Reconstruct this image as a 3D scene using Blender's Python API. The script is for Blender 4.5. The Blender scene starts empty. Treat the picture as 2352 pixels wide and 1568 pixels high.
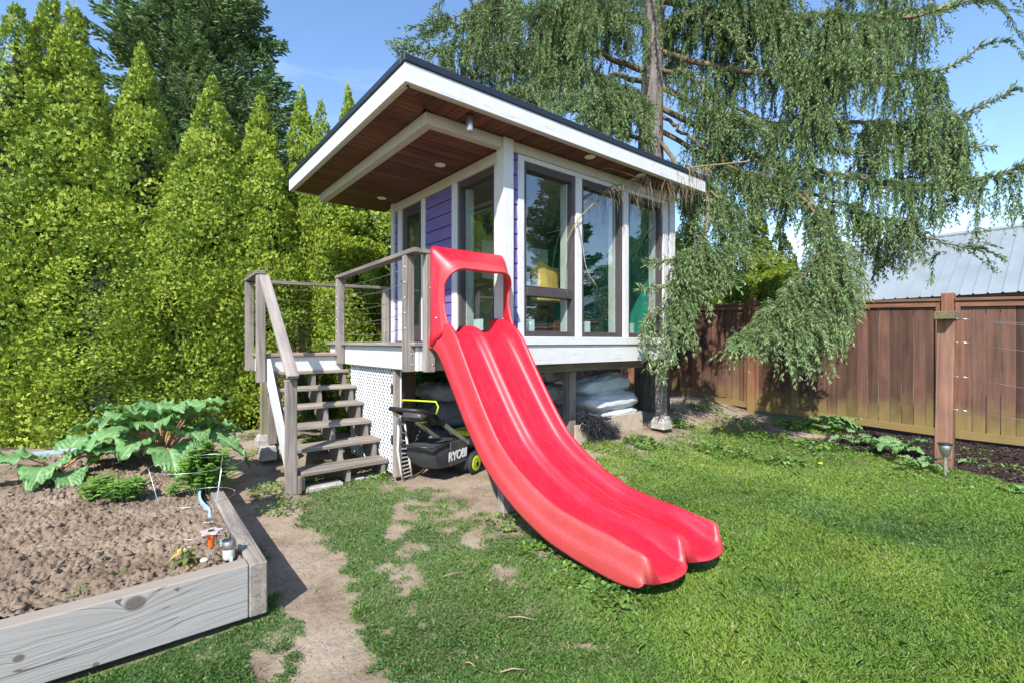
import bpy, math, random
import numpy as np
from mathutils import Vector, Matrix, Quaternion

# ---------------------------------------------------------------- camera, sky, sun, exposure
SC = bpy.context.scene
COL = SC.collection
RAD = math.radians
CAMP = np.array([-3.051, -3.959]); FWD = np.array([.625, .78]); RGT = np.array([.78, -.625])
cam_d = bpy.data.cameras.new('camera'); cam = bpy.data.objects.new('camera', cam_d); COL.objects.link(cam)
cam.location = (-3.051, -3.959, 1.45); cam.rotation_euler = (RAD(90), 0, RAD(-38.70))
cam_d.sensor_width = 36; cam_d.lens = 36 * 1093 / 2352; cam_d.clip_start = .05; cam_d.clip_end = 3000
SC.camera = cam
SUN_EL = 44.0; SUN_AZ = (.80, .60)           # horizontal direction in which the light travels
sl = math.hypot(*SUN_AZ); sx, sy = SUN_AZ[0] / sl, SUN_AZ[1] / sl
sun_d = bpy.data.lights.new('sun', 'SUN'); sun = bpy.data.objects.new('sun', sun_d); COL.objects.link(sun)
sun_d.energy = 4.0; sun_d.angle = RAD(.55); sun_d.color = (1, .955, .88)
sun.rotation_euler = Vector((sx * math.cos(RAD(SUN_EL)), sy * math.cos(RAD(SUN_EL)), -math.sin(RAD(SUN_EL)))).to_track_quat('-Z', 'Y').to_euler()
sun.location = (-8, -8, 14)
W = bpy.data.worlds.new('World'); SC.world = W; W.use_nodes = True
wt = W.node_tree; wt.nodes.clear()
def wn(t, **k):
    n = wt.nodes.new(t)
    for a, b in k.items(): setattr(n, a, b)
    return n
w_out = wn('ShaderNodeOutputWorld'); w_bg = wn('ShaderNodeBackground')
sky = wn('ShaderNodeTexSky', sky_type='NISHITA', sun_disc=False)
sky.sun_elevation = RAD(SUN_EL); sky.sun_rotation = math.atan2(-sx, -sy); sky.air_density = 1.0; sky.dust_density = .15; sky.ozone_density = 4.5
w_tc = wn('ShaderNodeTexCoord'); w_map = wn('ShaderNodeMapping'); w_map.inputs['Scale'].default_value = (1.1, 1.1, 2.6)
w_no = wn('ShaderNodeTexNoise'); w_no.inputs['Scale'].default_value = 1.7; w_no.inputs['Detail'].default_value = 7; w_no.inputs['Roughness'].default_value = .58; w_no.inputs['Distortion'].default_value = .4
w_cr = wn('ShaderNodeValToRGB'); w_cr.color_ramp.elements[0].position = .50; w_cr.color_ramp.elements[1].position = .95
w_cr.color_ramp.elements[1].color = (.42, .42, .42, 1)
w_mx = wn('ShaderNodeMixRGB'); w_mx.inputs['Color2'].default_value = (9.0, 9.3, 9.8, 1)
wl = wt.links.new
wl(w_tc.outputs['Generated'], w_map.inputs['Vector']); wl(w_map.outputs['Vector'], w_no.inputs['Vector'])
wl(w_no.outputs['Fac'], w_cr.inputs['Fac']); wl(w_cr.outputs['Color'], w_mx.inputs['Fac'])
wl(sky.outputs['Color'], w_mx.inputs['Color1']); wl(w_mx.outputs['Color'], w_bg.inputs['Color']); wl(w_bg.outputs['Background'], w_out.inputs['Surface'])
w_bg.inputs['Strength'].default_value = .15
SC.view_settings.view_transform = 'Standard'; SC.view_settings.look = 'None'; SC.view_settings.gamma = 1
SC.view_settings.exposure = 1.02; SC.view_settings.use_curve_mapping = False
SC.render.engine = 'CYCLES'
SC.cycles.max_bounces = 6; SC.cycles.diffuse_bounces = 3; SC.cycles.glossy_bounces = 3; SC.cycles.transmission_bounces = 6; SC.cycles.transparent_max_bounces = 12

RS = np.random.RandomState(7); random.seed(7)

# ---------------------------------------------------------------- numeric helpers
def ss(a, b, x):
    t = np.clip((np.asarray(x, float) - a) / (b - a), 0, 1); return t * t * (3 - 2 * t)
def vnoise(x, y, seed=0):
    x = np.asarray(x, float); y = np.asarray(y, float)
    xi = np.floor(x).astype(np.int64); yi = np.floor(y).astype(np.int64); fx = x - xi; fy = y - yi
    def h(a, b):
        n = (a * 374761393 + b * 668265263 + seed * 1442695) & 0x7fffffff
        n = ((n ^ (n >> 13)) * 1274126177) & 0x7fffffff
        return ((n ^ (n >> 16)) & 0xffff) / 65535.0
    u = fx * fx * (3 - 2 * fx); v = fy * fy * (3 - 2 * fy)
    return (h(xi, yi) * (1 - u) + h(xi + 1, yi) * u) * (1 - v) + (h(xi, yi + 1) * (1 - u) + h(xi + 1, yi + 1) * u) * v
def fbm(x, y, o=4, seed=0):
    s = 0; a = .5; t = 0
    for i in range(o):
        s = s + a * vnoise(x * 2 ** i + 17.3 * i, y * 2 ** i - 9.1 * i, seed + i); t += a; a *= .5
    return s / t
def camxy(u, v):
    r0 = u - CAMP[0]; r1 = v - CAMP[1]
    return r0 * RGT[0] + r1 * RGT[1], r0 * FWD[0] + r1 * FWD[1]
def camuv(x, d):
    return CAMP[0] + x * RGT[0] + d * FWD[0], CAMP[1] + x * RGT[1] + d * FWD[1]
def PX(x, y, d):
    """a point of the place, from its place in the photograph (2352 wide) and its distance"""
    u, v = camuv((x - 1176) / 1093 * d, d); return np.array([u, v, 1.45 - (y - 784) / 1093 * d])

def terrain(u, v):
    u = np.asarray(u, float); v = np.asarray(v, float)
    vp = v - .3 * np.maximum(0, u - 3.3)
    h = .2 * ss(-1.05, .35, vp) * ss(.4, 1.9, u)
    h = h + .03 * ss(3.4, 4.4, u) + .09 * ss(-1.2, 1.6, v) * ss(4.4, 5.6, u)
    h = h + .17 * ss(1.75, 2.9, v) * (1 - ss(-1.4, -.6, u))
    far = ss(14, 40, np.hypot(u, v))
    return h * (1 - far)
PATH = [(-3.5, 6.4, .42), (-2.67, 4.86, .32), (-2.11, 4.0, .27), (-1.67, 3.48, .23), (-1.36, 3.13, .20), (-1.13, 2.8, .165), (-.95, 2.49, .145), (-.82, 2.24, .135), (-.7, 2.0, .15), (-.6, 1.6, .16)]
DIRT = [(-3.49, 6.19, .34, 1.45), (-2.67, 4.86, .24, .75), (-2.11, 4.0, .26, .45), (-1.67, 3.48, .22, .3), (-1.36, 3.13, .23, .25), (-1.13, 2.8, .18, .22), (-.95, 2.49, .13, .2), (-.82, 2.24, .11, .16), (-.7, 2.04, .15, .11), (-.66, 1.85, .13, .14), (-.88, 3.9, .1, .38), (-.7, 3.32, .11, .1), (-.64, 2.83, .12, .15), (-.65, 2.57, .13, .1), (-.57, 2.42, .09, .07), (-.38, 2.18, .08, .06), (-.35, 2.06, .06, .05), (-.81, 5.02, .5, .44), (-.43, 4.86, .4, .52), (-.22, 4.33, .2, .35), (-.22, 3.68, .13, .34), (-.08, 3.26, .13, .27), (.02, 2.9, .09, .16), (.03, 2.59, .13, .08), (-.08, 2.49, .08, .04), (.34, 2.24, .07, .04), (.01, 4.0, .22, .51), (.37, 3.26, .24, .2), (1.57, 7.01, .58, 1.0), (2.04, 7.34, .74, .9), (3.49, 9.0, .82, 1.53), (4.13, 8.3, .68, .9), (4.32, 7.34, .4, .4), (3.52, 8.3, .91, .95), (-4.59, 7.88, .43, 1.18), (1.22, 3.13, .17, .06), (-3.44, 7.01, .38, 1.24), (-2.35, 4.5, .42, .5), (-2.6, 5.2, .5, .6), (-1.0, 2.3, .2, .25), (-1.5, 3.0, .25, .3), (-.5, 3.9, .12, .2), (-.62, 2.2, .10, .1), (-.75, 3.0, .12, .12), (-1.97, 5.4, .43, .3), (-.92, 5.74, .79, .83), (.36, 5.35, .73, 1.09), (-2.0, 6.2, 1.0, .7), (1.0, 8.0, 2.2, 1.5)]
def dirt_at(u, v):
    X, D = camxy(np.asarray(u, float), np.asarray(v, float))
    n = fbm(X * 3.1, D * 3.1, 4, 3) - .5; n2 = fbm(X * 11, D * 11, 3, 9) - .5
    best = np.full(X.shape, -9.0)
    for (cx, cd, rx, rd) in DIRT:
        q = 1 - np.sqrt(((X - cx) / (rx * 1.12)) ** 2 + ((D - cd) / (rd * 1.12)) ** 2)
        best = np.maximum(best, np.minimum(q * min(1.0, (rx + rd) * 2.4), .10 if rx + rd < .55 else 9.))
    for (a0, b0, r0), (a1, b1, r1) in zip(PATH[:-1], PATH[1:]):
        t = np.clip(((X - a0) * (a1 - a0) + (D - b0) * (b1 - b0)) / ((a1 - a0) ** 2 + (b1 - b0) ** 2), 0, 1); r = r0 + (r1 - r0) * t
        best = np.maximum(best, (1 - np.hypot(X - a0 - (a1 - a0) * t, D - b0 - (b1 - b0) * t) / (r * 1.15)) * .9)
    spots = np.where(X < .9, (fbm(X * 1.7 + 5, D * 1.7, 3, 21) - .70) * 2.2, -9) - .12
    best = np.maximum(best, spots)
    val = best + n * .75 + n2 * .8
    # beyond hedge, under house, under the bed: bare soil
    val = np.maximum(val, ss(3.0, 3.6, v) * 1.0)
    val = np.maximum(val, 1.0 * ((v > .35) & (u > -.9) & (u < 3.3)))
    # right lawn stays grassy up to the dirt bank
    return ss(-.26, .30, val)
def mulch_at(u, v):
    # dark bark strip along the fence
    X, D = camxy(np.asarray(u, float), np.asarray(v, float))
    edge = 4.18 + .23 * (v + 2.4) + .22 * (fbm(u * 2.3, v * 2.3, 3, 5) - .5)
    return ss(-.06, .06, np.minimum(u - edge, -1.35 - v + .3 * (fbm(u * 3, v * 3, 2, 8) - .5)))

# ---------------------------------------------------------------- mesh helpers
class MB:
    def __init__(s): s.v = []; s.f = []
    def add(s, vs, fs):
        o = len(s.v); s.v.extend([tuple(map(float, p)) for p in vs]); s.f.extend([tuple(i + o for i in f) for f in fs]); return s
    def box(s, x0, y0, z0, x1, y1, z1, c=.004, M=None):
        lo = np.array([min(x0, x1), min(y0, y1), min(z0, z1)]); hi = np.array([max(x0, x1), max(y0, y1), max(z0, z1)])
        c = min(c, .3 * float((hi - lo).min()))
        vs = []; ix = {}
        for cx in (0, 1):
            for cy in (0, 1):
                for cz in (0, 1):
                    for k in range(3):
                        p = []
                        for a, b in enumerate((cx, cy, cz)):
                            e = hi[a] if b else lo[a]
                            if a != k: e += (-c if b else c)
                            p.append(e)
                        ix[(cx, cy, cz, k)] = len(vs); vs.append(p)
        fs = []
        def key(k, sk, l, sl, m, sm, ax):
            t = [0, 0, 0]; t[k] = sk; t[l] = sl; t[m] = sm; return ix[(t[0], t[1], t[2], ax)]
        for k in range(3):
            l, m = (k + 1) % 3, (k + 2) % 3
            for sg in (0, 1):
                fs.append([key(k, sg, l, 0, m, 0, k), key(k, sg, l, 1, m, 0, k), key(k, sg, l, 1, m, 1, k), key(k, sg, l, 0, m, 1, k)])
            for sk in (0, 1):
                for s_ in (0, 1):
                    fs.append([key(k, sk, l, s_, m, 0, k), key(k, sk, l, s_, m, 1, k), key(k, sk, l, s_, m, 1, l), key(k, sk, l, s_, m, 0, l)])
        for cx in (0, 1):
            for cy in (0, 1):
                for cz in (0, 1): fs.append([ix[(cx, cy, cz, 0)], ix[(cx, cy, cz, 1)], ix[(cx, cy, cz, 2)]])
        A = np.array(vs); ctr = (lo + hi) / 2; out = []
        for f in fs:
            q = A[f]; n = np.cross(q[1] - q[0], q[2] - q[0])
            if np.dot(n, q.mean(0) - ctr) < 0: f = f[::-1]
            out.append(f)
        if M is not None: A = np.array([list(M @ Vector(p)) for p in A])
        return s.add(A, out)
    def bar(s, p0, p1, w, h, up=(0, 0, 1), c=.004):
        p0 = Vector(p0); p1 = Vector(p1); x = (p1 - p0); L = x.length; x.normalize()
        upv = Vector(up); y = upv.cross(x)
        if y.length < 1e-4: y = Vector((0, 1, 0)).cross(x)
        y.normalize(); z = x.cross(y)
        M = Matrix(((x.x, y.x, z.x, p0.x), (x.y, y.y, z.y, p0.y), (x.z, y.z, z.z, p0.z), (0, 0, 0, 1)))
        return s.box(0, -w / 2, -h / 2, L, w / 2, h / 2, c, M)
    def tube(s, pts, r, n=8, cap=True):
        pts = [Vector(p) for p in pts]; k = len(pts); rr = r if hasattr(r, '__len__') else [r] * k
        vs = []; fs = []; prev = None
        for i in range(k):
            t = (pts[min(i + 1, k - 1)] - pts[max(i - 1, 0)])
            if t.length < 1e-9: t = Vector((0, 0, 1))
            t.normalize()
            if prev is None:
                a = Vector((0, 0, 1)) if abs(t.z) < .9 else Vector((1, 0, 0)); u = a.cross(t).normalized()
            else:
                u = prev - t * prev.dot(t)
                u = u.normalized() if u.length > 1e-6 else Vector((1, 0, 0)).cross(t).normalized()
            prev = u; w = t.cross(u)
            for j in range(n):
                a = 2 * math.pi * j / n; vs.append(pts[i] + (u * math.cos(a) + w * math.sin(a)) * rr[i])
        for i in range(k - 1):
            for j in range(n):
                fs.append([i * n + j, i * n + (j + 1) % n, (i + 1) * n + (j + 1) % n, (i + 1) * n + j])
        if cap: fs.append(list(range(n))[::-1]); fs.append([(k - 1) * n + j for j in range(n)])
        return s.add(vs, fs)
    def lathe(s, prof, n=20, M=None):
        vs = []; fs = []; k = len(prof)
        for (r, z) in prof:
            for j in range(n):
                a = 2 * math.pi * j / n; p = Vector((r * math.cos(a), r * math.sin(a), z)); vs.append(M @ p if M is not None else p)
        for i in range(k - 1):
            for j in range(n): fs.append([i * n + j, i * n + (j + 1) % n, (i + 1) * n + (j + 1) % n, (i + 1) * n + j])
        fs.append(list(range(n))[::-1]); fs.append([(k - 1) * n + j for j in range(n)])
        return s.add(vs, fs)
    def prism(s, poly, axis, a, b):
        """poly: 2-D outline (in the other two axes, cyclic order), extruded along axis from a to b"""
        def P(p, t):
            q = [0, 0, 0]; q[axis] = t; q[(axis + 1) % 3] = p[0]; q[(axis + 2) % 3] = p[1]; return q
        n = len(poly); vs = [P(p, a) for p in poly] + [P(p, b) for p in poly]
        fs = [list(range(n))[::-1], [n + i for i in range(n)]] + [[i, (i + 1) % n, n + (i + 1) % n, n + i] for i in range(n)]
        return s.add(vs, fs)
    def grid(s, A, flip=False):
        ny, nx = A.shape[:2]; fs = []
        for j in range(ny - 1):
            for i in range(nx - 1):
                q = [j * nx + i, j * nx + i + 1, (j + 1) * nx + i + 1, (j + 1) * nx + i]; fs.append(q[::-1] if flip else q)
        return s.add(A.reshape(-1, 3), fs)

WL = {}
def link(o, parent, wloc):
    COL.objects.link(o); wloc = Vector(wloc); WL[o.name] = wloc
    if parent is not None: o.parent = parent; o.location = wloc - WL[parent.name]
    else: o.location = wloc
    return o
def tag(o, label=None, cat=None, group=None, kind=None):
    if label: o['label'] = label
    if cat: o['category'] = cat
    if group: o['group'] = group
    if kind: o['kind'] = kind
    return o
def obj(name, mb, mat, parent=None, smooth=False, origin=None):
    v = np.array(mb.v); c = (v.min(0) + v.max(0)) / 2 if origin is None else np.array(origin, float)
    me = bpy.data.meshes.new(name); me.from_pydata([tuple(p) for p in v - c], [], mb.f); me.update()
    me.materials.append(mat)
    if smooth: me.polygons.foreach_set('use_smooth', [True] * len(me.polygons))
    return link(bpy.data.objects.new(name, me), parent, c)
def thing(name, loc, label, cat, group=None):
    o = bpy.data.objects.new(name, None); o.empty_display_size = .1; link(o, None, loc); tag(o, label, cat, group); return o
def inst(src, parent, wloc, rotz=0, scale=None, name=None):
    o = bpy.data.objects.new(name or src.name.split('.')[0], src.data); link(o, parent, wloc)
    o.rotation_euler = (0, 0, rotz)
    if scale is not None: o.scale = scale
    return o
def bulk(name, V, F, mat, parent=None, attrs=None, smooth=False, origin=(0, 0, 0)):
    """big mesh from numpy; F is (n,3) or (n,4)"""
    V = np.asarray(V, np.float32) - np.asarray(origin, np.float32); F = np.asarray(F, np.int32); k = F.shape[1]
    me = bpy.data.meshes.new(name); me.vertices.add(len(V)); me.vertices.foreach_set('co', V.ravel())
    me.loops.add(F.size); me.loops.foreach_set('vertex_index', F.ravel())
    me.polygons.add(len(F)); me.polygons.foreach_set('loop_start', np.arange(0, F.size, k, dtype=np.int32))
    try: me.polygons.foreach_set('loop_total', np.full(len(F), k, np.int32))
    except Exception: pass
    if smooth: me.polygons.foreach_set('use_smooth', np.ones(len(F), bool))
    me.update(calc_edges=True)
    for n, a in (attrs or {}).items():
        at = me.attributes.new(n, 'FLOAT', 'POINT'); at.data.foreach_set('value', np.asarray(a, np.float32))
    me.materials.append(mat)
    return link(bpy.data.objects.new(name, me), parent, origin)

# ---------------------------------------------------------------- materials
class G:
    def __init__(s, name):
        s.m = bpy.data.materials.new(name); s.m.use_nodes = True; s.t = s.m.node_tree; s.t.nodes.clear()
        s.out = s.t.nodes.new('ShaderNodeOutputMaterial')
    def n(s, typ, props=None, **k):
        nd = s.t.nodes.new('ShaderNode' + typ)
        for a, b in (props or {}).items(): setattr(nd, a, b)
        for a, b in k.items():
            key = a.replace('_', ' ') if not a.startswith('i') or not a[1:].isdigit() else int(a[1:])
            s.set(nd.inputs[key], b)
        return nd
    def set(s, inp, b):
        if isinstance(b, tuple) and len(b) == 2 and hasattr(b[0], 'outputs'): s.t.links.new(b[0].outputs[b[1]], inp)
        elif hasattr(b, 'outputs'): s.t.links.new(b.outputs[0], inp)
        elif isinstance(b, tuple) and len(b) == 3 and inp.type == 'RGBA': inp.default_value = (*b, 1)
        else: inp.default_value = b
    def ramp(s, fac, stops):
        r = s.n('ValToRGB', Fac=fac); e = r.color_ramp.elements
        e[0].position = stops[0][0]; e[0].color = (*stops[0][1], 1); e[1].position = stops[-1][0]; e[1].color = (*stops[-1][1], 1)
        for p, c in stops[1:-1]: x = e.new(p); x.color = (*c, 1)
        return r
    def mix(s, fac, a, b, mode='MIX'):
        return s.n('MixRGB', {'blend_type': mode}, Fac=fac, Color1=a, Color2=b)
    def math(s, op, a, b=0.0):
        return s.n('Math', {'operation': op}, i0=a, i1=b)
    def coords(s, scale, rnd=True, kind='Object'):
        tc = s.n('TexCoord'); v = (tc, kind)
        if rnd:
            oi = s.n('ObjectInfo'); mu = s.n('VectorMath', {'operation': 'SCALE'}, i0=(37.0, 51.0, 23.0)); s.t.links.new(oi.outputs['Random'], mu.inputs['Scale'])
            v = (s.n('VectorMath', {'operation': 'ADD'}, i0=v, i1=(mu, 0)), 0)
        mp = s.n('Mapping', Vector=v); mp.inputs['Scale'].default_value = scale; return mp
    def done(s, sh): s.t.links.new(sh.outputs[0], s.out.inputs['Surface']); return s.m
    def pbr(s, col, rough=.6, spec=.4, bump=None, bstr=.3, bdist=.01, metal=0.0, **k):
        p = s.n('BsdfPrincipled', Base_Color=col, Roughness=rough, Metallic=metal, **k); p.inputs['Specular IOR Level'].default_value = spec
        if bump is not None:
            b = s.n('Bump', Height=bump); b.inputs['Strength'].default_value = bstr; b.inputs['Distance'].default_value = bdist
            s.t.links.new(b.outputs['Normal'], p.inputs['Normal'])
        return p
MATS = {}
def plain(name, col, rough=.6, metal=0.0, spec=.4, var=.12, sc=9.0, bstr=.0):
    if name in MATS: return MATS[name]
    g = G(name); mp = g.coords((sc, sc, sc)); no = g.n('TexNoise', Vector=mp, Scale=1.0, Detail=5.0, Roughness=.6)
    c = g.ramp(no, [(.3, tuple(x * (1 - var) for x in col)), (.7, tuple(min(1, x * (1 + var)) for x in col))])
    MATS[name] = g.done(g.pbr(c, rough, spec, no if bstr else None, bstr, metal=metal)); return MATS[name]
def wood(name, dark, light, axis, rough=.8, across=26., along=1.3, vary=.25, bstr=.35, spec=.25, stain=None):
    key = name + 'xyz'[axis]
    if key in MATS: return MATS[key]
    g = G(key); sc = [across] * 3; sc[axis] = along
    mp = g.coords(tuple(sc)); n1 = g.n('TexNoise', Vector=mp, Scale=1.0, Detail=6.0, Roughness=.65, Distortion=.6)
    mp2 = g.coords((3.0, 3.0, 3.0)); n2 = g.n('TexNoise', Vector=mp2, Scale=1.0, Detail=3.0)
    c = g.ramp(n1, [(.28, dark), (.5, tuple((a + b) / 2 for a, b in zip(dark, light))), (.72, light)])
    oi = g.n('ObjectInfo'); br = g.n('MapRange', Value=(oi, 'Random')); br.inputs['To Min'].default_value = 1 - vary; br.inputs['To Max'].default_value = 1 + vary * .6
    c2 = g.mix(1.0, c, br, 'MULTIPLY')
    st = g.ramp(n2, [(.35, (.78, .78, .78)), (.65, (1.08, 1.06, 1.04))]); c3 = g.mix(.8, c2, st, 'MULTIPLY')
    if stain is not None:      # (color, height below which it grows, softness) -- algae near the ground
        tc = g.n('NewGeometry'); sp = g.n('SeparateXYZ', Vector=(tc, 'Position'))
        nz = g.math('MULTIPLY', n2, .7); zz = g.math('ADD', (sp, 'Z'), g.math('MULTIPLY', nz, -1.0))
        mr = g.n('MapRange', Value=zz); mr.inputs['From Min'].default_value = stain[1] - stain[2]; mr.inputs['From Max'].default_value = stain[1]
        mr.inputs['To Min'].default_value = stain[3]; mr.inputs['To Max'].default_value = 0
        c3 = g.mix(mr, c3, stain[0])
    MATS[key] = g.done(g.pbr(c3, rough, spec, n1, bstr, .004)); return MATS[key]
def painted(name, col, dirt=(.30, .28, .25), amt=.35, rough=.55, axis=None):
    key = name + ('' if axis is None else 'xyz'[axis])
    if key in MATS: return MATS[key]
    g = G(key); sc = [7.] * 3
    if axis is not None: sc = [30.] * 3; sc[axis] = 1.6
    mp = g.coords(tuple(sc)); n1 = g.n('TexNoise', Vector=mp, Scale=1.0, Detail=7.0, Roughness=.7)
    mp2 = g.coords((5., 5., 5.)); n2 = g.n('TexNoise', Vector=mp2, Scale=1.0, Detail=6.0, Roughness=.7)
    f = g.math('MULTIPLY', n1, n2); r = g.ramp(f, [(.29, (0, 0, 0)), (.44, (amt, amt, amt))])
    c = g.mix(r, col, dirt); b = g.ramp(n2, [(.3, (.9, .9, .9)), (.7, (1.04, 1.04, 1.03))]); c2 = g.mix(1.0, c, b, 'MULTIPLY')
    MATS[key] = g.done(g.pbr(c2, rough, .35, n1, .15, .003)); return MATS[key]
def foliage(name, stops, rough=.55, trans=.25, tint=(1, 1, 1)):
    if name in MATS: return MATS[name]
    g = G(name); at = g.n('Attribute', {'attribute_name': 'rnd'}); c = g.ramp((at, 'Fac'), stops)
    p = g.pbr(c, rough, .35); tr = g.n('BsdfTranslucent', Color=c); mx = g.n('MixShader', Fac=trans)
    g.t.links.new(p.outputs[0], mx.inputs[1]); g.t.links.new(tr.outputs[0], mx.inputs[2])
    MATS[name] = g.done(mx); return MATS[name]

GREYD, GREYL = (.13, .11, .098), (.37, .325, .29)
def grey(ax): return wood('weathered_grey_wood', GREYD, GREYL, ax)
def white(ax=None): return painted('white_painted_wood', (.60, .595, .585), axis=ax, amt=.7)
def cream(ax=None): return painted('cream_painted_wood', (.52, .485, .415), dirt=(.25, .22, .17), axis=ax)
M_DARKFRAME = plain('dark_brown_window_frame', (.062, .050, .052), .45)
M_STEEL = plain('galvanised_steel', (.55, .55, .55), .35, .9)
M_CONC = plain('pale_concrete', (.36, .335, .30), .9, 0, .2, .25, 14., .3)
M_BLACK = plain('black_plastic', (.018, .018, .02), .45, var=.3)
def glass_mat():
    g = G('window_glass'); tr = g.n('BsdfTransparent', Color=(.80, .87, .84)); gl = g.n('BsdfGlossy', Color=(.95, .98, 1.0), Roughness=.015)
    mp = g.coords((2.3, 2.3, 2.3), kind='Object'); no = g.n('TexNoise', Vector=mp, Scale=1.0, Detail=1.0)
    b = g.n('Bump', Height=no); b.inputs['Strength'].default_value = .05; b.inputs['Distance'].default_value = .05
    g.t.links.new(b.outputs['Normal'], gl.inputs['Normal'])
    lw = g.n('LayerWeight', Blend=.5); f4 = g.math('POWER', (lw, 'Facing'), 4.0); fr = g.math('ADD', g.math('MULTIPLY', f4, .8), .22); mx = g.n('MixShader', Fac=fr)
    g.t.links.new(tr.outputs[0], mx.inputs[1]); g.t.links.new(gl.outputs[0], mx.inputs[2]); return g.done(mx)
M_GLASS = glass_mat()
# ================================================================ ground
def ground_mat():
    g = G('lawn_soil'); di = g.n('Attribute', {'attribute_name': 'dirt'}); mu = g.n('Attribute', {'attribute_name': 'mulch'})
    mp = g.coords((1, 1, 1), rnd=False); n1 = g.n('TexNoise', Vector=mp, Scale=2.2, Detail=8.0, Roughness=.62); n2 = g.n('TexNoise', Vector=mp, Scale=38.0, Detail=7.0, Roughness=.7)
    n3 = g.n('TexNoise', Vector=mp, Scale=7.0, Detail=6.0, Roughness=.7)
    soil = g.ramp(n1, [(.32, (.19, .138, .098)), (.5, (.31, .243, .18)), (.68, (.39, .318, .245))])
    fine = g.ramp(n2, [(.3, (.62, .6, .58)), (.55, (1.0, 1.0, 1.0)), (.75, (1.12, 1.1, 1.08))]); soil = g.mix(.85, soil, fine, 'MULTIPLY')
    th = g.ramp(n3, [(.3, (.07, .115, .03)), (.55, (.13, .175, .05)), (.75, (.22, .215, .095))])
    ml = g.ramp(n2, [(.3, (.02, .013, .012)), (.6, (.05, .033, .028)), (.78, (.11, .07, .055))])
    c = g.mix((di, 'Fac'), th, soil); c = g.mix((mu, 'Fac'), c, ml)
    hb = g.math('ADD', n2, g.math('MULTIPLY', n3, 1.5))
    return g.done(g.pbr(c, .95, .15, hb, .6, .02))
def spaced(lo, hi, step, outs):
    a = np.arange(lo, hi + 1e-6, step); return np.concatenate([-np.array(outs[::-1]) + lo, a, hi + np.array(outs)])
GX = spaced(-6, 8.5, .055, [.3, 1, 2.5, 6, 15, 40, 120, 400, 1500]); GD = spaced(.9, 10.5, .055, [.3, 1, 2.5, 6, 15, 40, 120, 400, 1500])
gx, gd = np.meshgrid(GX, GD); gu, gv = camuv(gx, gd)
dirt = dirt_at(gu, gv); mul = mulch_at(gu, gv)
gz = terrain(gu, gv) + (fbm(gu * 3, gv * 3, 3, 2) - .5) * .03 * (.35 + dirt) + (fbm(gu * 14, gv * 14, 3, 4) - .5) * .022 * dirt + (fbm(gu * 30, gv * 30, 2, 6) - .5) * .035 * mul
gz -= .015 * dirt * (1 - mul)
n0, n1_ = gx.shape; idx = np.arange(n0 * n1_).reshape(n0, n1_)
GF = np.stack([idx[:-1, :-1], idx[:-1, 1:], idx[1:, 1:], idx[1:, :-1]], -1).reshape(-1, 4)
ground = bulk('ground', np.stack([gu, gv, gz], -1).reshape(-1, 3), GF, ground_mat(), None, {'dirt': dirt.ravel(), 'mulch': mul.ravel()}, True)
tag(ground, kind='structure')
def gz_at(u, v): return float(terrain(u, v))

# ================================================================ playhouse
HU, HV = 3.11, 2.66          # size along u and v
ZS = 3.57                    # eaves soffit
PH = thing('playhouse', (1.5, 1.3, 1.2), 'small purple and white playhouse on posts with flat overhanging roof and tall windows', 'playhouse')
def purple_mat():
    g = G('purple_siding_paint'); mp = g.coords((3, 3, 24)); n = g.n('TexNoise', Vector=mp, Scale=1.0, Detail=5.0)
    oi = g.n('ObjectInfo'); c = g.ramp(n, [(.3, (.135, .10, .275)), (.7, (.175, .13, .34))])
    return g.done(g.pbr(c, .5, .35, n, .1, .003))
M_PUR = purple_mat()
M_SOF = [wood('cedar_soffit', (.07, .026, .016), (.21, .09, .053), a, .6, 22., 1.1, .3, .25) for a in range(3)]
def part(name, mat, *boxes, parent=None, c=.004):
    mb = MB()
    for b in boxes: mb.box(*b, c=c)
    return obj(name, mb, mat, parent if parent is not None else PH)
# --- walls (backing) with single siding boards
BH = .157
def siding(parent, axis, a0, a1, z0, z1, face):
    """horizontal lap boards; axis 0: wall of constant v, face at v=face; axis 1: wall of constant u"""
    z = z0; first = None
    while z < z1 - .02:
        t = min(z + BH - .008, z1); mb = MB()
        pr = [(face - .026, z), (face - .014, t), (face + .004, t), (face + .004, z)]
        if axis == 0: mb.prism(pr, 0, a0, a1)          # (v,z) along u
        else: mb.prism([(q[1], q[0]) for q in pr], 1, a0, a1)   # (z,u) along v
        obj('siding_board', mb, M_PUR, parent); z += BH
wv = part('wall', M_PUR, (.06, .008, 1.20, .262, .10, 3.46), (2.87, .008, 1.20, 3.05, .10, 3.46), (.262, .02, 1.2, 2.87, .10, 1.49), (.262, .02, 3.41, 2.87, .10, 3.46))
siding(wv, 0, .088, .178, 1.5, 3.45, .0); siding(wv, 0, 2.968, 2.996, 1.5, 3.45, .0)
wu = part('wall', M_PUR, (.008, .1, 1.20, .10, .113, 3.46), (.008, .862, 1.2, .10, 1.745, 3.46), (.008, 2.345, 1.2, .10, 2.62, 3.46), (.02, .113, 1.2, .10, .862, 1.50), (.02, .113, 3.36, .10, .862, 3.46), (.02, 1.745, 3.33, .10, 2.345, 3.46), (.02, 1.745, 1.2, .10, 2.345, 1.46))
siding(wu, 1, .978, 1.638, 1.455, 3.33, .0); siding(wu, 1, 2.462, 2.565, 1.455, 3.33, .0)
M_INW = plain('interior_grey_wall', (.50, .53, .51), .8); M_TEAL = plain('teal_green_wall_paint', (.03, .36, .27), .6)
wb = part('wall', M_PUR, (.10, HV - .10, 1.2, HU - .10, HV, 3.46)); part('lining', M_INW, (.1, HV - .125, 1.5, HU - .1, HV - .102, 3.45), parent=wb)
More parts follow.
